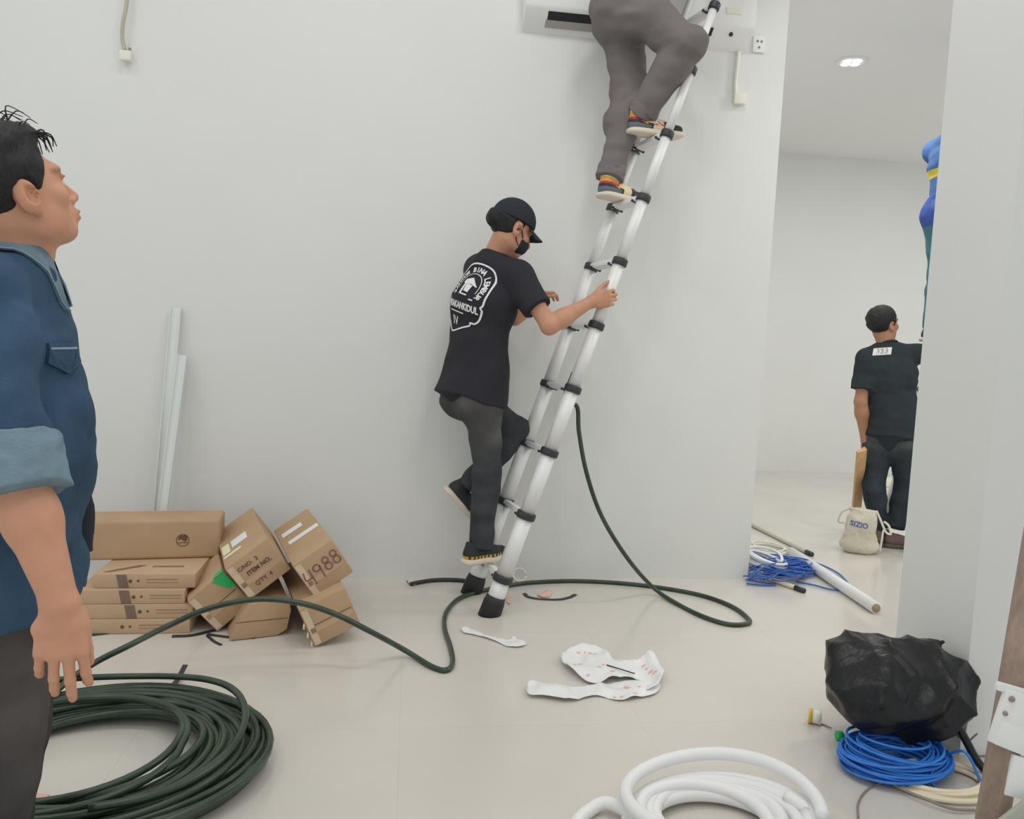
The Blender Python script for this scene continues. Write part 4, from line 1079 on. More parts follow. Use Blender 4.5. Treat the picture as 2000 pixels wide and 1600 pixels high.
# ---------------------------------------------------------------- man in the denim shirt (left edge)
def denim_man():
    vd = nrm((P(40, 700, 1.55)-CAM)*V(1, 1, 0)); vr = V(vd[1], -vd[0], 0)      # direction away from the viewer, and to the right
    fd = nrm(vr*math.cos(.10)-vd*math.sin(.10)); rt = np.cross(fd, ZZ)
    J = {}
    pel = P(22, 965, 1.58); axy = pel*V(1, 1, 0)
    J['neck'] = P(8, 520, 1.56); J['chest'] = P(-14, 660, 1.57); J['waist'] = P(18, 850, 1.58)
    J['shd'] = .045
    J['hl'], J['hr'] = pel-rt*.088, pel+rt*.088
    J['sr'] = J['neck']+rt*.165-ZZ*.065-fd*.02; J['sl'] = J['neck']-rt*.165-ZZ*.065-fd*.02
    J['er'] = P(34, 932, 1.355); J['wr'] = P(118, 1178, 1.36)
    J['el'] = J['sl']-ZZ*.28-rt*.03-fd*.03; J['wl'] = J['el']-ZZ*.24+fd*.05
    J['kl'], J['kr'] = V(*J['hl'])-ZZ*.42-fd*.01, V(*J['hr'])-ZZ*.42-fd*.01
    J['al'], J['ar'] = J['kl']-ZZ*.395-fd*.03, J['kr']-ZZ*.395-fd*.03
    t = thing('person', axy, 'man in a blue denim shirt and dark jeans looking up at the left edge', 'person')
    # head
    yaw = .42; tilt = .42
    hf = nrm(vr*math.cos(yaw)+vd*math.sin(yaw)); hf = nrm(hf*math.cos(tilt)+ZZ*math.sin(tilt))
    hr_, hf, hu = frame_of(hf, ZZ); hs = 1.0
    hc = P(54, 384, 1.47)-(hr_*.079-hf*.012-hu*.008)*hs
    S = SDF(.0034)
    head_prims(S, hc, hr_, hf, hu, hs)
    S.add(cone(hc-hu*.045-hf*.035, J['neck']+fd*.012, .052, .062), .025)
    S.add(ell(hc-hu*.128+hf*.012, V(.012, .012, .016), [hr_, hf, hu]), .03)
    torso(S, J, -.012)
    arm_prims(S, J['sr'], J['er'], J['wr'], 1.05); arm_prims(S, J['sl'], J['el'], J['wl'])
    dh = nrm(P(120, 1350, 1.36)-J['wr'])
    _, tips = hand_prims(S, J['wr'], dh, vd*.95+vr*.12, True, spread=.10, s=1.06, fcurl=[(.30, .42, .3), (.22, .30, .28), (.26, .34, .3), (.42, .4, .3)], thumb=(.95, .16, .40), tcurl=.04)
    hand_prims(S, J['wl'], -ZZ, rt, False)
    S.build('body', M['skin'], t, col=skin_col(J, hc, (hr_, hf, hu, hs)))
    # hair
    L = lambda x, y, z: hc+(hr_*x+hf*y+hu*z)*hs
    H = SDF(.004); A = [hr_, hf, hu]
    H.add(ell(L(0, -.014, .036), V(.083, .103, .094)*hs, A), .01)
    H.add(ell(L(0, .030, .095), V(.060, .055, .034)*hs, A), .03)
    H.add(ell(L(0, -.03, .10), V(.066, .06, .03)*hs, A), .03)
    # hairline: remove the face and below the ears
    H.cut(half(L(0, .058, .052), nrm(-hf*.95+hu*.55)), .012)
    H.cut(half(L(0, -.02, -.028), nrm(hu*.93-hf*.36)), .012)
    for q in (-1, 1): H.sub(ell(L(q*.085, -.008, -.012), V(.03, .026, .036)*hs, A), .01)
    H.build('hair', M['hair'], t, lambda p: .005*vnoise(p*V(30, 30, 22))+.003*vnoise(p*V(90, 90, 50)))
    rs = np.random.RandomState(5); mb = MB()
    for k in range(30):
        a = rs.uniform(-.05, .055); b = rs.uniform(-.07, .05)
        p0 = L(a, b, .122-abs(a)*.25-abs(b-.0)*.15); ln = rs.uniform(.02, .045)
        dr = nrm(hu*.8+hf*rs.uniform(-.1, 1.0)+hr_*rs.uniform(-.5, .5)); p1 = p0+dr*ln; p2 = p1+nrm(hf*.9-hu*.5+hr_*rs.uniform(-.5, .5))*ln*.8
        mb.tube(spline([p0-hu*.015, p0, p1, p2], 4), np.linspace(.0022, .0007, 13), 5)
    for k in range(22):
        a = rs.uniform(-.055, .065); p0 = L(a, .068, .098); p1 = L(a*1.05, .086+rs.uniform(-.006, .008), .088+rs.uniform(-.01, .012)); p2 = L(a*1.1+rs.uniform(-.01, .01), .090, .064+rs.uniform(-.008, .012))
        mb.tube(spline([L(a, .05, .10), p0, p1, p2], 4), np.linspace(.0028, .0009, 13), 5)
    tag(mb.build('hair_strands', M['hair'], t), kind='stuff')
    # trousers
    T = SDF(.006); trousers(T, J, rk=.074, ra=.062, rh=.090)
    T.build('trousers', M['jeans'], t, folds(3, .006), col=jeans_col((62, 60, 60), (92, 86, 84), [(J['hr']+rt*.07-ZZ*.3, .2), (J['hr']-ZZ*.05, .12)]))
    for q in ('al', 'ar'):
        h0 = J[q]*V(1, 1, 0)-fd*.07; shoe(t, h0, h0+fd*.27, ZZ, plain_shoe((60, 58, 56)), sole_mat=M['darksole'], h=.006)
    # shirt
    S = SDF(.005); g = .018
    p_, side, up = torso(S, J, g)
    S.add(econe(pel+ZZ*.06, pel-ZZ*.235, (.182+g, .118+g), (.198+g, .124+g), rt, flat=True), .06)
    S.add(ell(pel+ZZ*.13+fd*.02, V(.15, .125, .2), [rt, fd, ZZ]), .06)
    for q, e in (('sr', 'er'), ('sl', 'el')):
        S.add(cone(J[q], lerp(J[q], J[e], .93), .073, .068, flat=True), .035)
    S.sub(cone(J['neck']+fd*.02-ZZ*.005, J['neck']+fd*.035+ZZ*.12, .058, .08), .01)
    for q, e in (('sr', 'er'), ('sl', 'el')):
        ext = nrm(J[e]-J[q]); S.sub(cone(J[e]+ext*.05, lerp(J[q], J[e], .83), .108, .100, flat=True), .004)
    rotm = np.array([[.7, .1, .7], [0, 1, 0], [-.7, 0, .7]])
    o, v, f = S.build('shirt', M['denim_shirt'], t, lambda p: .015*vnoise((p@rotm.T)*V(6, 6, 15)+2)+.009*vnoise((p@rotm)*V(22, 9, 9)+7)+.002*vnoise(p*45))
    bv = bvh_of(v, f)
    # rolled cuff
    for q, e, w_ in (('sr', 'er', 'wr'), ('sl', 'el', 'wl')):
        a = lerp(J[q], J[e], .80); ext = nrm(J[e]-J[q]); b = lerp(J[q], J[e], 1.0)+ext*.03
        K = SDF(.004); K.add(cone(a, b, .081, .079, flat=True), .005); K.cut(half(a, ext), .004)
        K.build('sleeve_cuff', M['denim_light'], t, lambda p: .004*vnoise(p*V(20, 20, 50)+4)+.002*vnoise(p*60))
    # collar leaf around the neck
    nb = J['neck']+fd*.012; rows = []
    angs = np.linspace(-math.pi*.93, math.pi*.93, 40)
    top, mid, low = [], [], []
    for a in angs:
        dirv = -fd*math.cos(a)+rt*math.sin(a)       # a=0 is the nape
        ft = abs(a)/math.pi
        R1 = .062+.004*math.cos(a)
        def shirt_z(rad, dflt):
            h = bv.ray_cast(Vector(nb+dirv*rad+ZZ*.3), Vector((0, 0, -1)))[0]
            return dflt if h is None else max(h[2], J['neck'][2]-.10)
        z1 = shirt_z(R1+.012, J['neck'][2]); z2 = shirt_z(R1+.040, J['neck'][2]-.03)
        drop = .020*max(0, (ft-.72)/.21)
        pt = nb+dirv*R1; pt[2] = max(z1, z2)+.026-.006*ft; top.append(pt)
        pt = nb+dirv*(R1+.016); pt[2] = max(z1, z2)+.022-.006*ft; mid.append(pt)
        pt = nb+dirv*(R1+.040+.010*max(0, (ft-.6)/.33)); pt[2] = z2+.009-drop; low.append(pt)
    inn = [p-ZZ*.05 for p in top]
    n = len(angs); vv = inn+top+mid+low+[p+(p-nb)*V(-.05, -.05, 0)-ZZ*.004 for p in low]
    ff = [(k*n+i, k*n+i+1, (k+1)*n+i+1, (k+1)*n+i) for k in range(4) for i in range(n-1)]
    mesh_obj('collar', vv, ff, M['denim_light'], t)
    MB().tube(low, .002, 5).build('collar_stitching', M['seam'], t)
    # pocket flap, placket and buttons pressed on the cloth
    def on_shirt(name, poly, px, py, mat, off=.004, thick=.004, sc=1.0):
        fl = Flat(); fl.poly(poly); n_ = nrm(vd*.55-vr*.83); u_ = nrm(np.cross(n_, ZZ))
        o0 = bv.ray_cast(Vector(CAM), Vector(ray(px, py)))[0]
        if o0 is None: return None
        return decal(name, fl, np.array(o0), u_, ZZ, mat, t, bvh=bv, n=n_, off=off, thick=thick, maxe=.012)
    on_shirt('pocket_flap', [(-.055, .03), (.055, .03), (.055, -.008), (0, -.03), (-.055, -.008)], 128, 700, M['denim_shirt'], .007, .007)
    on_shirt('flap_stitching', [(-.052, .004), (.052, .004), (.052, .0), (-.052, .0)], 126, 682, M['seam'], .008, .001)
    # open dark front panel hanging beyond the belly
    base = pel+fd*.080-rt*.06
    pan = SDF(.005); pan.add(econe(base+ZZ*.10, base-ZZ*.15+fd*.014, (.012, .05), (.014, .05), rt, flat=True), .01)
    pan.build('open_shirt_front', mk('dark_navy_lining', (38, 42, 50), .85), t, lambda p: .004*vnoise(p*V(9, 9, 12)))
denim_man()

# ---------------------------------------------------------------- man with the cap on the ladder foot
def cap_man():
    J = {}
    fd = nrm(RH*.80+FH*.60); rt = np.cross(fd, ZZ)
    J['neck'] = P(962, 505, 3.60)
    J['sr'] = P(1012, 540, 3.50); J['sl'] = P(936, 524, 3.70)
    pel = P(925, 775, 3.66)
    J['hr'] = pel+rt*.085; J['hl'] = pel-rt*.085
    J['waist'] = lerp(pel, J['neck'], .38)-fd*.01; J['chest'] = lerp(pel, J['neck'], .68)-fd*.015
    J['er'] = P(1073, 637, 3.42)
    grip = rail(1.475)
    J['wr'] = grip-RH*.078-FH*.052-ZZ*.03
    J['el'] = P(1005, 620, 3.80); J['wl'] = P(1038, 588, 3.82)
    J['kr'] = P(951, 925, 3.66); J['ar'] = P(939, 1072, 3.685)
    J['kl'] = P(1010, 840, 3.84); J['al'] = P(910, 955, 3.80)
    J['bs'] = .98
    t = thing('person', pel*V(1, 1, 0), 'man in a black cap, mask and printed black t-shirt stepping on the ladder', 'person')
    hf = nrm(RH*.86+FH*.50-ZZ*.42); hr_, hf, hu = frame_of(hf, ZZ+RH*.1); hc = P(1000, 447, 3.56); hs = 1.0
    S = SDF(.0055)
    head_prims(S, hc, hr_, hf, hu, hs, detail=False)
    S.add(cone(hc-hu*.05-hf*.02, J['neck']+fd*.01, .052, .058), .03)
    torso(S, J, -.012)
    arm_prims(S, J['sr'], J['er'], J['wr'], .95); arm_prims(S, J['sl'], J['el'], J['wl'], .95)
    hand_prims(S, J['wr'], nrm(RH*.96+ZZ*.22), nrm(FH-RH*.12), True, curls=(.75, 1.25, .8), spread=.03, thumb=(.72, .62, .3), s=.98, k=.003, tcurl=.25)
    hand_prims(S, J['wl'], nrm(RH*.5+ZZ*.35+FH*.3), nrm(FH*.3+RH*.6-ZZ*.3), False, curls=(.5, .7, .5), s=.95)
    S.build('body', M['skin'], t, col=skin_col(J, dark=.92))
    L = lambda x, y, z: hc+(hr_*x+hf*y+hu*z)*hs; A = [hr_, hf, hu]
    H = SDF(.005)
    H.add(ell(L(0, -.020, .020), V(.083, .098, .092), A), .01)
    H.add(ell(L(0, -.112, .002), V(.04, .028, .04), A), .025)
    H.cut(half(L(0, .02, -.0), nrm(-hf*.9+hu*.2)), .01); H.cut(half(L(0, -.05, -.055), nrm(hu*.95-hf*.2)), .012)
    for q in (-1, 1): H.sub(ell(L(q*.085, -.008, -.012), V(.03, .026, .036), A), .01)
    H.build('hair', M['hair'], t, lambda p: .005*vnoise(p*V(40, 40, 40))+.003*vnoise(p*100))
    K = SDF(.0045)
    K.add(ell(L(0, -.010, .038), V(.090, .110, .100), A), .01); K.cut(half(L(0, 0, .028), nrm(hu-hf*.05)), .006)
    cap, v, f = K.build('cap', M['cap'], t)
    # brim: curved plate
    vv = []; R_, Cn = 7, 15
    for s2 in (0, 1):
        for i in range(R_):
            for j in range(Cn):
                a = (j/(Cn-1)-.5)*2.05; rr = .094+.075*i/(R_-1)
                x = math.sin(a)*(.088+.004*i); y = -.010+math.cos(a)*.100+ (i/(R_-1))*.072*math.cos(a*.9); z = .036-.030*(a/1.0)**2*(.4+.6*i/(R_-1))-.018*(i/(R_-1))-.003*s2
                vv.append(L(x, y, z))
    ff = []
    for s2 in (0, 1):
        o_ = s2*R_*Cn
        for i in range(R_-1):
            for j in range(Cn-1):
                q = (o_+i*Cn+j, o_+i*Cn+j+1, o_+(i+1)*Cn+j+1, o_+(i+1)*Cn+j); ff.append(q if s2 == 0 else q[::-1])
    N = R_*Cn; rim = [(R_-1)*Cn+j for j in range(Cn)]
    ff += [(rim[j+1], rim[j], rim[j]+N, rim[j+1]+N) for j in range(Cn-1)]
    mesh_obj('brim', vv, ff, M['cap'], cap)
    MB().lathe(L(0, -.010, .136), hu, [(.008, 0), (.008, .003), (.004, .006)], 12).build('cap_button', M['cap'], cap)
    K = SDF(.004)
    K.add(ell(L(0, .036, -.050), V(.066, .074, .060), A), .01); K.cut(half(L(0, .034, -.0), nrm(hf-hr_*0)), .006); K.cut(half(L(0, 0, -.018), nrm(-hu+hf*.1)), .006)
    mk_, *_ = K.build('face_mask', M['cap'], t)
    for q in (-1, 1): MB().tube(spline([L(q*.064, .04, -.03), L(q*.078, .01, -.005), L(q*.083, -.015, -.02), L(q*.072, .01, -.055), L(q*.062, .035, -.07)], 6), .0025, 6).build('ear_loop', M['cap'], mk_)
    # trousers
    T = SDF(.0065); trousers(T, J, rk=.063, ra=.058, rh=.090, end=.99)
    T.build('trousers', M['jeans'], t, folds(8, .007, (9, 9, 18)), col=jeans_col((58, 60, 63), (112, 106, 98), [(J['hr']-fd*.10+ZZ*.02, .10), (lerp(J['hr'], J['kr'], .35)+rt*.06, .10), (J['hl']-fd*.1+ZZ*.03, .08)]))
    fl = Flat(); fl.rect(-.035, .03, .008, .012); fl.rect(-.02, .035, -.014, -.010)
    # shirt
    S = SDF(.0055); g = .014
    torso(S, J, g)
    up = nrm(J['neck']-pel)
    S.add(econe(pel+up*.12, pel-up*.005-fd*.015, (.160+g, .125+g), (.166+g, .152+g), rt, flat=True), .05)
    S.add(cone(J['sr'], lerp(J['sr'], J['er'], .66), .070, .073, flat=True), .035)
    S.add(cone(J['sl'], lerp(J['sl'], J['el'], .66), .070, .073, flat=True), .035)
    S.add(cone(J['neck']-up*.03, J['neck']+up*.020+fd*.012, .074, .066, flat=True), .03)
    rotm = np.array([[.75, 0, .66], [0, 1, 0], [-.66, 0, .75]])
    so, v, f = S.build('shirt', M['tee'], t, lambda p: .008*vnoise((p@rotm.T)*V(7, 7, 14)+5)+.003*vnoise(p*V(18, 18, 12)+3))
    bv = bvh_of(v, f)
    # back print
    hit = lambda x, y: np.array(bv.ray_cast(Vector(CAM), Vector(ray(x, y)))[0])
    tp, bt, mid = hit(921, 520), hit(884, 642), hit(908, 580)
    bvv = nrm(tp-bt); nn = nrm(fd-bvv*(fd@bvv)); bu = nrm(np.cross(bvv, nn)); bu = bu if bu@rt > 0 else -bu
    psc = np.linalg.norm(tp-bt)/.335; c0 = mid+bvv*.0-bu*.012
    pr = Flat()
    Wd, Hd = .125, .175
    outl = [(-.125, -.01), (-.128, .06), (-.112, .115), (-.07, .155), (0, .168), (.07, .155), (.112, .115), (.128, .05), (.130, -.02), (.120, -.04), (.128, -.055), (.118, -.10), (.098, -.125), (.07, -.128), (.072, -.142), (.02, -.165), (-.04, -.19), (-.075, -.20), (-.10, -.185), (-.125, -.15)]
    pr.line(spline([V(a, b, 0) for a, b in outl], 4), .0085)
    pr.line([(-.125, -.03), (-.13, -.055), (-.122, -.07), (-.126, -.09)], .006)
    s_ = 'KANTOR BINA LEMBUR'
    for i, chh in enumerate(s_):
        a = math.radians(205-(230)*i/(len(s_)-1)); 
        if chh == ' ': continue
        pr.text(chh, .036, (.098*math.cos(a), .042+.093*math.sin(a)), a-math.pi/2, bold=.0012)
    arc = [(.073*math.cos(a), .042+.072*math.sin(a)) for a in np.radians(np.linspace(195, -20, 24))]; pr.line(arc, .0035)
    pr.text('NDAKANKIDUL', .046, (-.008, -.062), 0, sx=.72, bold=.0018)
    pr.rect(-.10, .02, -.098, -.092); pr.rect(.045, .07, -.02, -.013)
    pr.text('IV', .062, (-.055, -.143), 0, bold=.001)
    # little house emblem
    pr.poly([(-.05, .055), (-.045, .075), (0, .092), (.06, .05), (.045, .05), (.02, .058)]); pr.poly([(-.035, .06), (-.02, .06), (-.028, .0), (-.045, -.005)]); pr.poly([(-.018, .056), (.028, .054), (.018, .014), (-.018, .016)]); pr.rect(-.04, .02, -.004, .003)
    pr.v = [(p[0]*psc*.92, (p[1]+.012)*psc) for p in pr.v]
    decal('back_print', pr, c0, bu, bvv, M['print'], t, bvh=bv, n=nn, off=.0035, maxe=.015)
    # shoes
    cdark = lambda q: np.where((np.abs(q[:, 2]-.034) < .007)[:, None] & (np.sin(q[:, 0]*80) > -.2)[:, None], np.array(C3(196, 150, 60)), np.array(C3(40, 42, 44)))
    hz = rung_z(0)+.022
    ball = lerp(rail(rung_z(0), 0), rail(rung_z(0), 1), .66); ball[2] = hz
    dr = nrm(RH*.72+FH*.62)*V(1, 1, 0); dr = nrm(dr)
    h0 = ball-dr*.16; h0[2] = hz+.004
    shoe(t, h0, h0+dr*.265, ZZ, cdark, h=.005)
    dn = nrm(J['kl']-J['al']); ff_ = nrm(RH*.62-ZZ*.75+FH*.25); upf = nrm(dn-ff_*(dn@ff_))
    h0 = J['al']-upf*.085-ff_*.075; shoe(t, h0, h0+ff_*.265, upf, plain_shoe((46, 46, 48)), h=.005)
cap_man()

# ---------------------------------------------------------------- climber in grey trousers
def climber():
    J = {}
    fd = nrm(V(1, .14, 0)); rt = np.cross(fd, ZZ)
    def foot(k, s_, back=.145):
        b = rail(rung_z(k), s_); b = b*V(1, 1, 0)+ZZ*(rung_z(k)+.020); return b
    bl, br_ = foot(6, .70), foot(7, .40)
    dl, dr = nrm(V(.80, .55, 0)), nrm(V(1, .10, 0))
    hl0 = bl-dl*.155; hr0 = br_-dr*.135
    J['al'] = hl0+dl*.06+ZZ*.10; J['ar'] = hr0+dr*.065+ZZ*.10
    pel = P(1228, 32, 3.62)
    J['hr'] = pel+rt*.085+fd*.02; J['hl'] = pel-rt*.085
    J['kl'] = P(1230, 190, 3.70); J['kr'] = P(1340, 88, 3.44)
    J['neck'] = pel+ZZ*.48+fd*.17
    J['sr'] = J['neck']+rt*.17-ZZ*.05; J['sl'] = J['neck']-rt*.17-ZZ*.05
    J['wr'] = rail(3.42, 0)-rt*0+V(-.05, -.045, 0); J['wl'] = rail(3.55, 1)+V(-.05, -.04, 0)
    J['er'] = lerp(J['sr'], J['wr'], .5)-ZZ*.16+rt*.06; J['el'] = lerp(J['sl'], J['wl'], .5)-ZZ*.14-rt*.01
    t = thing('person', pel*V(1, 1, 0), 'man in grey trousers and colourful trainers climbing the ladder, upper body out of view', 'person')
    hc = J['neck']+ZZ*.13+fd*.03; hr_, hf, hu = frame_of(fd+ZZ*.2, ZZ)
    S = SDF(.0075); head_prims(S, hc, hr_, hf, hu, 1.0, detail=False)
    S.add(cone(hc-hu*.05, J['neck'], .05, .056), .03); torso(S, J, -.012)
    arm_prims(S, J['sr'], J['er'], J['wr']); arm_prims(S, J['sl'], J['el'], J['wl'])
    hand_prims(S, J['wr'], nrm(fd+ZZ*.2), -rt, True, curls=(.7, 1.1, .8)); hand_prims(S, J['wl'], nrm(fd+ZZ*.2), rt, False, curls=(.7, 1.1, .8))
    S.build('body', M['skin'], t, col=skin_col(J))
    H = SDF(.007); H.add(ell(hc+hu*.034-hf*.014, V(.083, .102, .094), [hr_, hf, hu]), .01); H.cut(half(hc+hf*.055+hu*.05, nrm(-hf*.9+hu*.5)), .01); H.cut(half(hc-hf*.02-hu*.03, nrm(hu-hf*.4)), .01)
    H.build('hair', M['hair'], t, lambda p: .006*vnoise(p*50))
    S = SDF(.0075); torso(S, J, .014); S.add(econe(pel+ZZ*.1, pel+ZZ*.06, (.165, .125), (.168, .128), rt, flat=True), .05)
    S.add(cone(J['sr'], lerp(J['sr'], J['er'], .66), .068, .07, flat=True), .035); S.add(cone(J['sl'], lerp(J['sl'], J['el'], .66), .068, .07, flat=True), .035)
    S.build('shirt', M['tee2'], t, folds(4, .007))
    T = SDF(.0055)
    trousers(T, J, rk=.083, ra=.064, rh=.112, end=.93)
    T.add(ell(pel-fd*.05+ZZ*.01, V(.14, .14, .13)), .05)
    rotm = np.array([[.7, 0, .7], [0, 1, 0], [-.7, 0, .7]])
    T.build('trousers', M['grey_trouser'], t, lambda p: .015*vnoise((p@rotm.T)*V(6, 7, 13)+1)+.008*vnoise(p*V(12, 12, 26)+6)+.0015*vnoise(p*40))
    for q in ('l', 'r'):
        a = lerp(J['k'+q], J['a'+q], .86); b = lerp(J['k'+q], J['a'+q], 1.03); ex = nrm(b-a)
        K = SDF(.005); K.add(cone(a, b, .066, .068, flat=True), .005); K.cut(half(a, ex), .004); K.build('trouser_cuff', M['grey_trouser'], t, lambda p: .004*vnoise(p*V(24, 24, 50)))
    navy, grey, red, cream, yel, tan = [np.array(C3(*c)) for c in ((44, 46, 54), (92, 100, 108), (176, 44, 58), (220, 212, 196), (206, 152, 60), (206, 190, 158))]
    def col(q):
        x, z = q[:, 0], q[:, 2]; c = np.tile(tan, (len(q), 1))
        c[z > .082] = cream
        hb = .078-x*.10
        c[(x < .40) & (z < .066-.05*x)] = navy; c[(x < .36) & (z < .048-.03*x)] = grey
        c[(x < .30) & (z > hb-.006) & (z < hb+.022)] = yel
        m = (x < .48) & (np.abs(z-(.070-.055*x+np.maximum(0, x-.26)*.32)) < .0055); c[m] = red
        c[(x > .56) & (z < .058)] = navy; c[(x > .9)] = navy
        return c
    so, fr, v, f = shoe(t, hl0, hl0+dl*.285, ZZ, col, h=.0032, w=.054, hgt=.098, sole_t=.02)
    so2, fr2, v2, f2 = shoe(t, hr0, hr0+dr*.285, ZZ, col, h=.0032, w=.054, hgt=.098, sole_t=.02)
    heel, d, s, up, L = fr2
    bv = bvh_of(v2, f2); fl = Flat(); fl.text('N', .05, (0, 0), -.1, bold=.003)
    decal('side_logo', fl, heel+d*L*.50+up*.062+s*.1, d, up, M['print'], so2, bvh=bv, n=-s, off=.0025, maxe=.01)
    fl = Flat(); fl.text('N', .058, (0, 0), -.1, bold=.0065); decal('logo_outline', fl, heel+d*L*.50+up*.062+s*.1, d, up, mk('logo_red', (190, 70, 70), .6), so2, bvh=bv, n=-s, off=.0012, maxe=.01)  # bolder red letter printed behind the pale one, showing as its outline
climber()

# ---------------------------------------------------------------- man with his back turned in the far room
def far_man():
    J = {}; D0 = 5.15
    vd = nrm((P(1740, 800, 5)-CAM)*V(1, 1, 0)); vr = V(vd[1], -vd[0], 0)
    fd = nrm(vd*.97+vr*.15); rt = np.cross(fd, ZZ)
    J['neck'] = P(1733, 676, D0); pel = P(1742, 858, D0)
    J['sl'] = P(1693, 700, D0); J['sr'] = P(1785, 692, D0)
    J['hl'] = pel-rt*.085; J['hr'] = pel+rt*.085
    J['el'] = P(1681, 785, D0-.02); J['wl'] = P(1688, 850, D0+.03)
    J['er'] = P(1828, 690, D0+.05); J['wr'] = P(1855, 640, D0+.16)
    J['kl'] = P(1707, 955, D0+.01); J['kr'] = P(1766, 955, D0+.03)
    J['al'] = P(1716, 1030, D0+.02); J['ar'] = P(1748, 1032, D0-.02)
    fz = P(1735, 1068, D0)[2]
    t = thing('person', pel*V(1, 1, 0), 'man in a black t-shirt seen from behind in the far room', 'person')
    hf = nrm(vr*.62+vd*.75+ZZ*.15); hr_, hf, hu = frame_of(hf, ZZ); hc = P(1725, 634, D0)
    S = SDF(.007); head_prims(S, hc, hr_, hf, hu, 1.0, detail=False)
    S.add(cone(hc-hu*.05-hf*.02, J['neck'], .05, .056), .03); torso(S, J, -.012)
    arm_prims(S, J['sl'], J['el'], J['wl']); arm_prims(S, J['sr'], J['er'], J['wr'])
    hand_prims(S, J['wl'], -ZZ+RH*.1, RH, False, curls=(.4, .5, .4)); hand_prims(S, J['wr'], nrm(RH*.4+FH*.5+ZZ*.5), nrm(FH), True, curls=(.7, 1., .7))
    S.build('body', M['skin'], t, col=skin_col(J, dark=.72))
    H = SDF(.006); H.add(ell(hc+hu*.036-hf*.018, V(.088, .104, .098), [hr_, hf, hu]), .01); H.cut(half(hc+hf*.045, nrm(-hf*.9+hu*.35)), .012); H.cut(half(hc-hf*.03-hu*.06, nrm(hu-hf*.25)), .012)
    for q in (-1, 1): H.sub(ell(hc+hr_*q*.085-hf*.008-hu*.012, V(.03, .026, .036), [hr_, hf, hu]), .01)
    H.build('hair', M['hair'], t, lambda p: .004*vnoise(p*35)+.003*vnoise(p*95))
    S = SDF(.007); torso(S, J, .016); S.add(econe(pel+ZZ*.12, pel+ZZ*.015-fd*.015, (.170, .13), (.174, .150), rt, flat=True), .05)
    S.add(cone(J['sl'], lerp(J['sl'], J['el'], .72), .068, .073, flat=True), .03); S.add(cone(J['sr'], lerp(J['sr'], J['er'], .72), .068, .073, flat=True), .03)
    so, v, f = S.build('shirt', M['tee2'], t, folds(14, .007))
    crew_collar(t, J, .058, M['tee2'], dz=.012)
    bv = bvh_of(v, f); fl = Flat(); fl.rect(-.052, .052, -.022, .026)
    c0 = np.array(bv.ray_cast(Vector(CAM), Vector(ray(1723, 687)))[0])
    uu = nrm(rt+ZZ*.12)
    decal('print_patch', fl, c0, uu, ZZ, M['print'], t, bvh=bv, n=fd, off=.003)
    fl = Flat(); fl.text('333', .048, (0, .002), 0, bold=.0002)
    decal('print_text', fl, c0, uu, ZZ, mk('print_grey', (138, 140, 134), .8), t, bvh=bv, n=fd, off=.0045)
    T = SDF(.007); trousers(T, J, rk=.065, ra=.058, rh=.090, end=1.0)
    T.build('trousers', M['jeans'], t, folds(24, .007), col=jeans_col((46, 52, 58), (92, 92, 92), [(J['hr']-fd*.12, .1), (J['hl']-fd*.12, .1)]))
    for q, dd in (('al', nrm(fd*.9-rt*.25)), ('ar', nrm(fd*.35+rt*.94))):
        h0 = J[q]*V(1, 1, 0)-dd*.065; shoe(t, h0, h0+dd*.27, ZZ, plain_shoe((104, 84, 78)), sole_mat=M['darksole'], h=.006)
far_man()

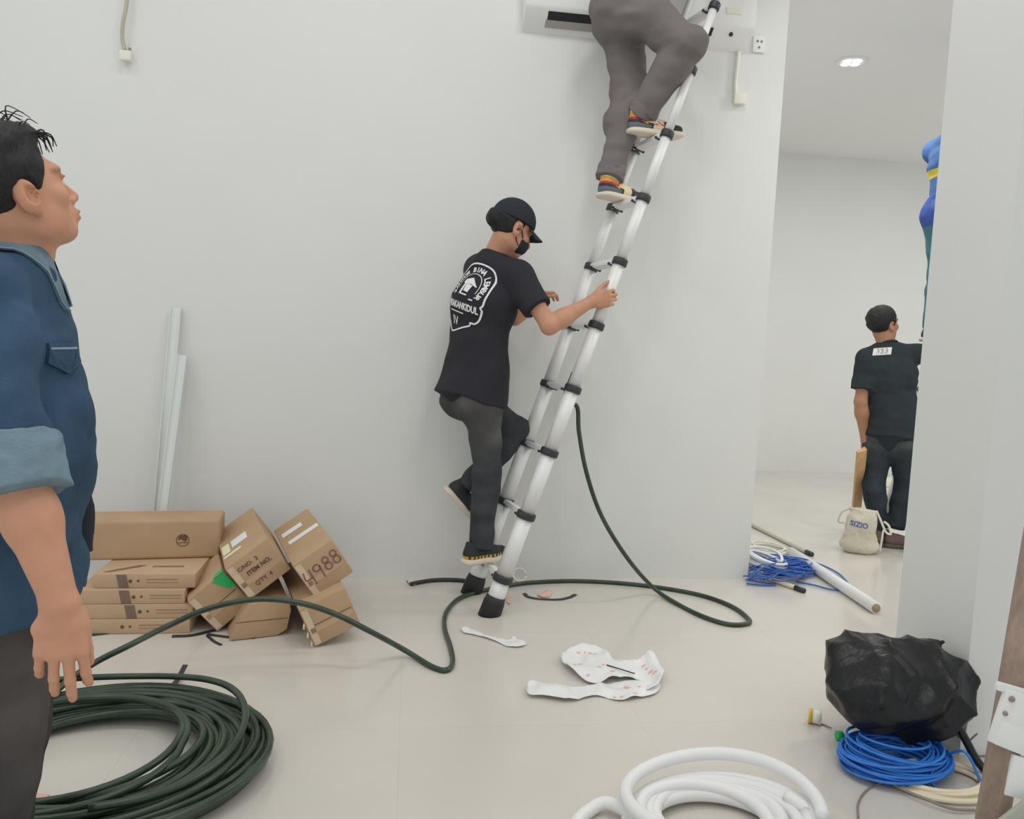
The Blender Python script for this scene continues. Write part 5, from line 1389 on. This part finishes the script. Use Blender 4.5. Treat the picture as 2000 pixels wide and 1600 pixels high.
# ---------------------------------------------------------------- worker in blue half hidden by the pillar, on a second ladder
def blue_worker():
    J = {}; D0 = 5.0
    fd = nrm(RH*.98+FH*.2); rt = np.cross(fd, ZZ)
    pel = P(1853, 412, D0); zf = pel[2]-.84
    J['neck'] = P(1862, 268, D0); J['sr'] = J['neck']+rt*.165-ZZ*.05; J['sl'] = J['neck']-rt*.165-ZZ*.05
    J['hr'] = pel+rt*.085; J['hl'] = pel-rt*.085
    J['kr'] = J['hr']-ZZ*.40+fd*.10; J['kl'] = J['hl']-ZZ*.40+fd*.04; J['ar'] = J['hr']-ZZ*.76+fd*.04; J['al'] = J['hl']-ZZ*.76+fd*.02
    J['waist'] = lerp(pel, J['neck'], .34)+fd*.035; J['chest'] = lerp(pel, J['neck'], .66)+fd*.02
    foot0 = pel*V(1, 1, 0)+fd*.08-rt*-.17; foot0 = foot0
    ztop = CEIL2-.25
    dvec = V(fd[0]*.22, fd[1]*.22, 1)
    base = pel*V(1, 1, 0)+rt*.17-fd*.16
    ladder(base, dvec, -rt*.34, 'second silver telescopic ladder hidden behind the white pillar', ztop, r0=.036, dr=.002)
    rl = lambda z, s_: base+dvec*z-rt*.34*s_
    J['wr'] = rl(pel[2]+.45, 0)-fd*.05+rt*.03; J['wl'] = rl(pel[2]+.45, 1)-fd*.05-rt*.03
    J['er'] = lerp(J['sr'], J['wr'], .5)-ZZ*.15+rt*.04; J['el'] = lerp(J['sl'], J['wl'], .5)-ZZ*.15-rt*.04
    t = thing('person', pel*V(1, 1, 0), 'worker in blue clothes with a yellow band mostly hidden behind the pillar', 'person')
    hc = J['neck']+ZZ*.13+fd*.05; hr_, hf, hu = frame_of(fd, ZZ)
    S = SDF(.008); head_prims(S, hc, hr_, hf, hu, 1.0, detail=False); S.add(cone(hc-hu*.05, J['neck'], .05, .056), .03); torso(S, J, -.012)
    arm_prims(S, J['sr'], J['er'], J['wr']); arm_prims(S, J['sl'], J['el'], J['wl'])
    hand_prims(S, J['wr'], fd, -rt, True, curls=(.7, 1., .7)); hand_prims(S, J['wl'], fd, rt, False, curls=(.7, 1., .7))
    S.build('body', M['skin'], t, col=skin_col(J, dark=.8))
    H = SDF(.008); H.add(ell(hc+hu*.034-hf*.014, V(.083, .102, .094), [hr_, hf, hu]), .01); H.cut(half(hc+hf*.055+hu*.05, nrm(-hf*.9+hu*.5)), .01); H.cut(half(hc-hf*.02-hu*.03, nrm(hu-hf*.4)), .01)
    H.build('hair', M['hair'], t)
    yz = P(1830, 337, D0)[2]; blue, yel, teal = [np.array(C3(*c)) for c in ((66, 96, 142), (196, 176, 60), (72, 112, 122))]
    S = SDF(.007); torso(S, J, .012); S.add(cone(J['sr'], lerp(J['sr'], J['er'], .66), .068, .07, flat=True), .035); S.add(cone(J['sl'], lerp(J['sl'], J['el'], .66), .068, .07, flat=True), .035)
    def col(v):
        c = np.tile(blue, (len(v), 1)); c[np.abs(v[:, 2]-yz) < .024] = yel; return c
    S.build('shirt', M['bluecloth'], t, folds(3, .005), col=col)
    T = SDF(.007); trousers(T, J, rk=.063, ra=.056, rh=.092, end=1.0)
    T.build('trousers', M['bluecloth'], t, folds(9, .006), col=lambda v: np.where((v[:, 2] < P(1822, 440, D0)[2])[:, None], teal, np.array(C3(64, 82, 152))))
    for q in ('al', 'ar'):
        h0 = J[q]-fd*.065-ZZ*.085; shoe(t, h0, h0+fd*.265, ZZ, plain_shoe((60, 60, 60)), h=.007)
blue_worker()
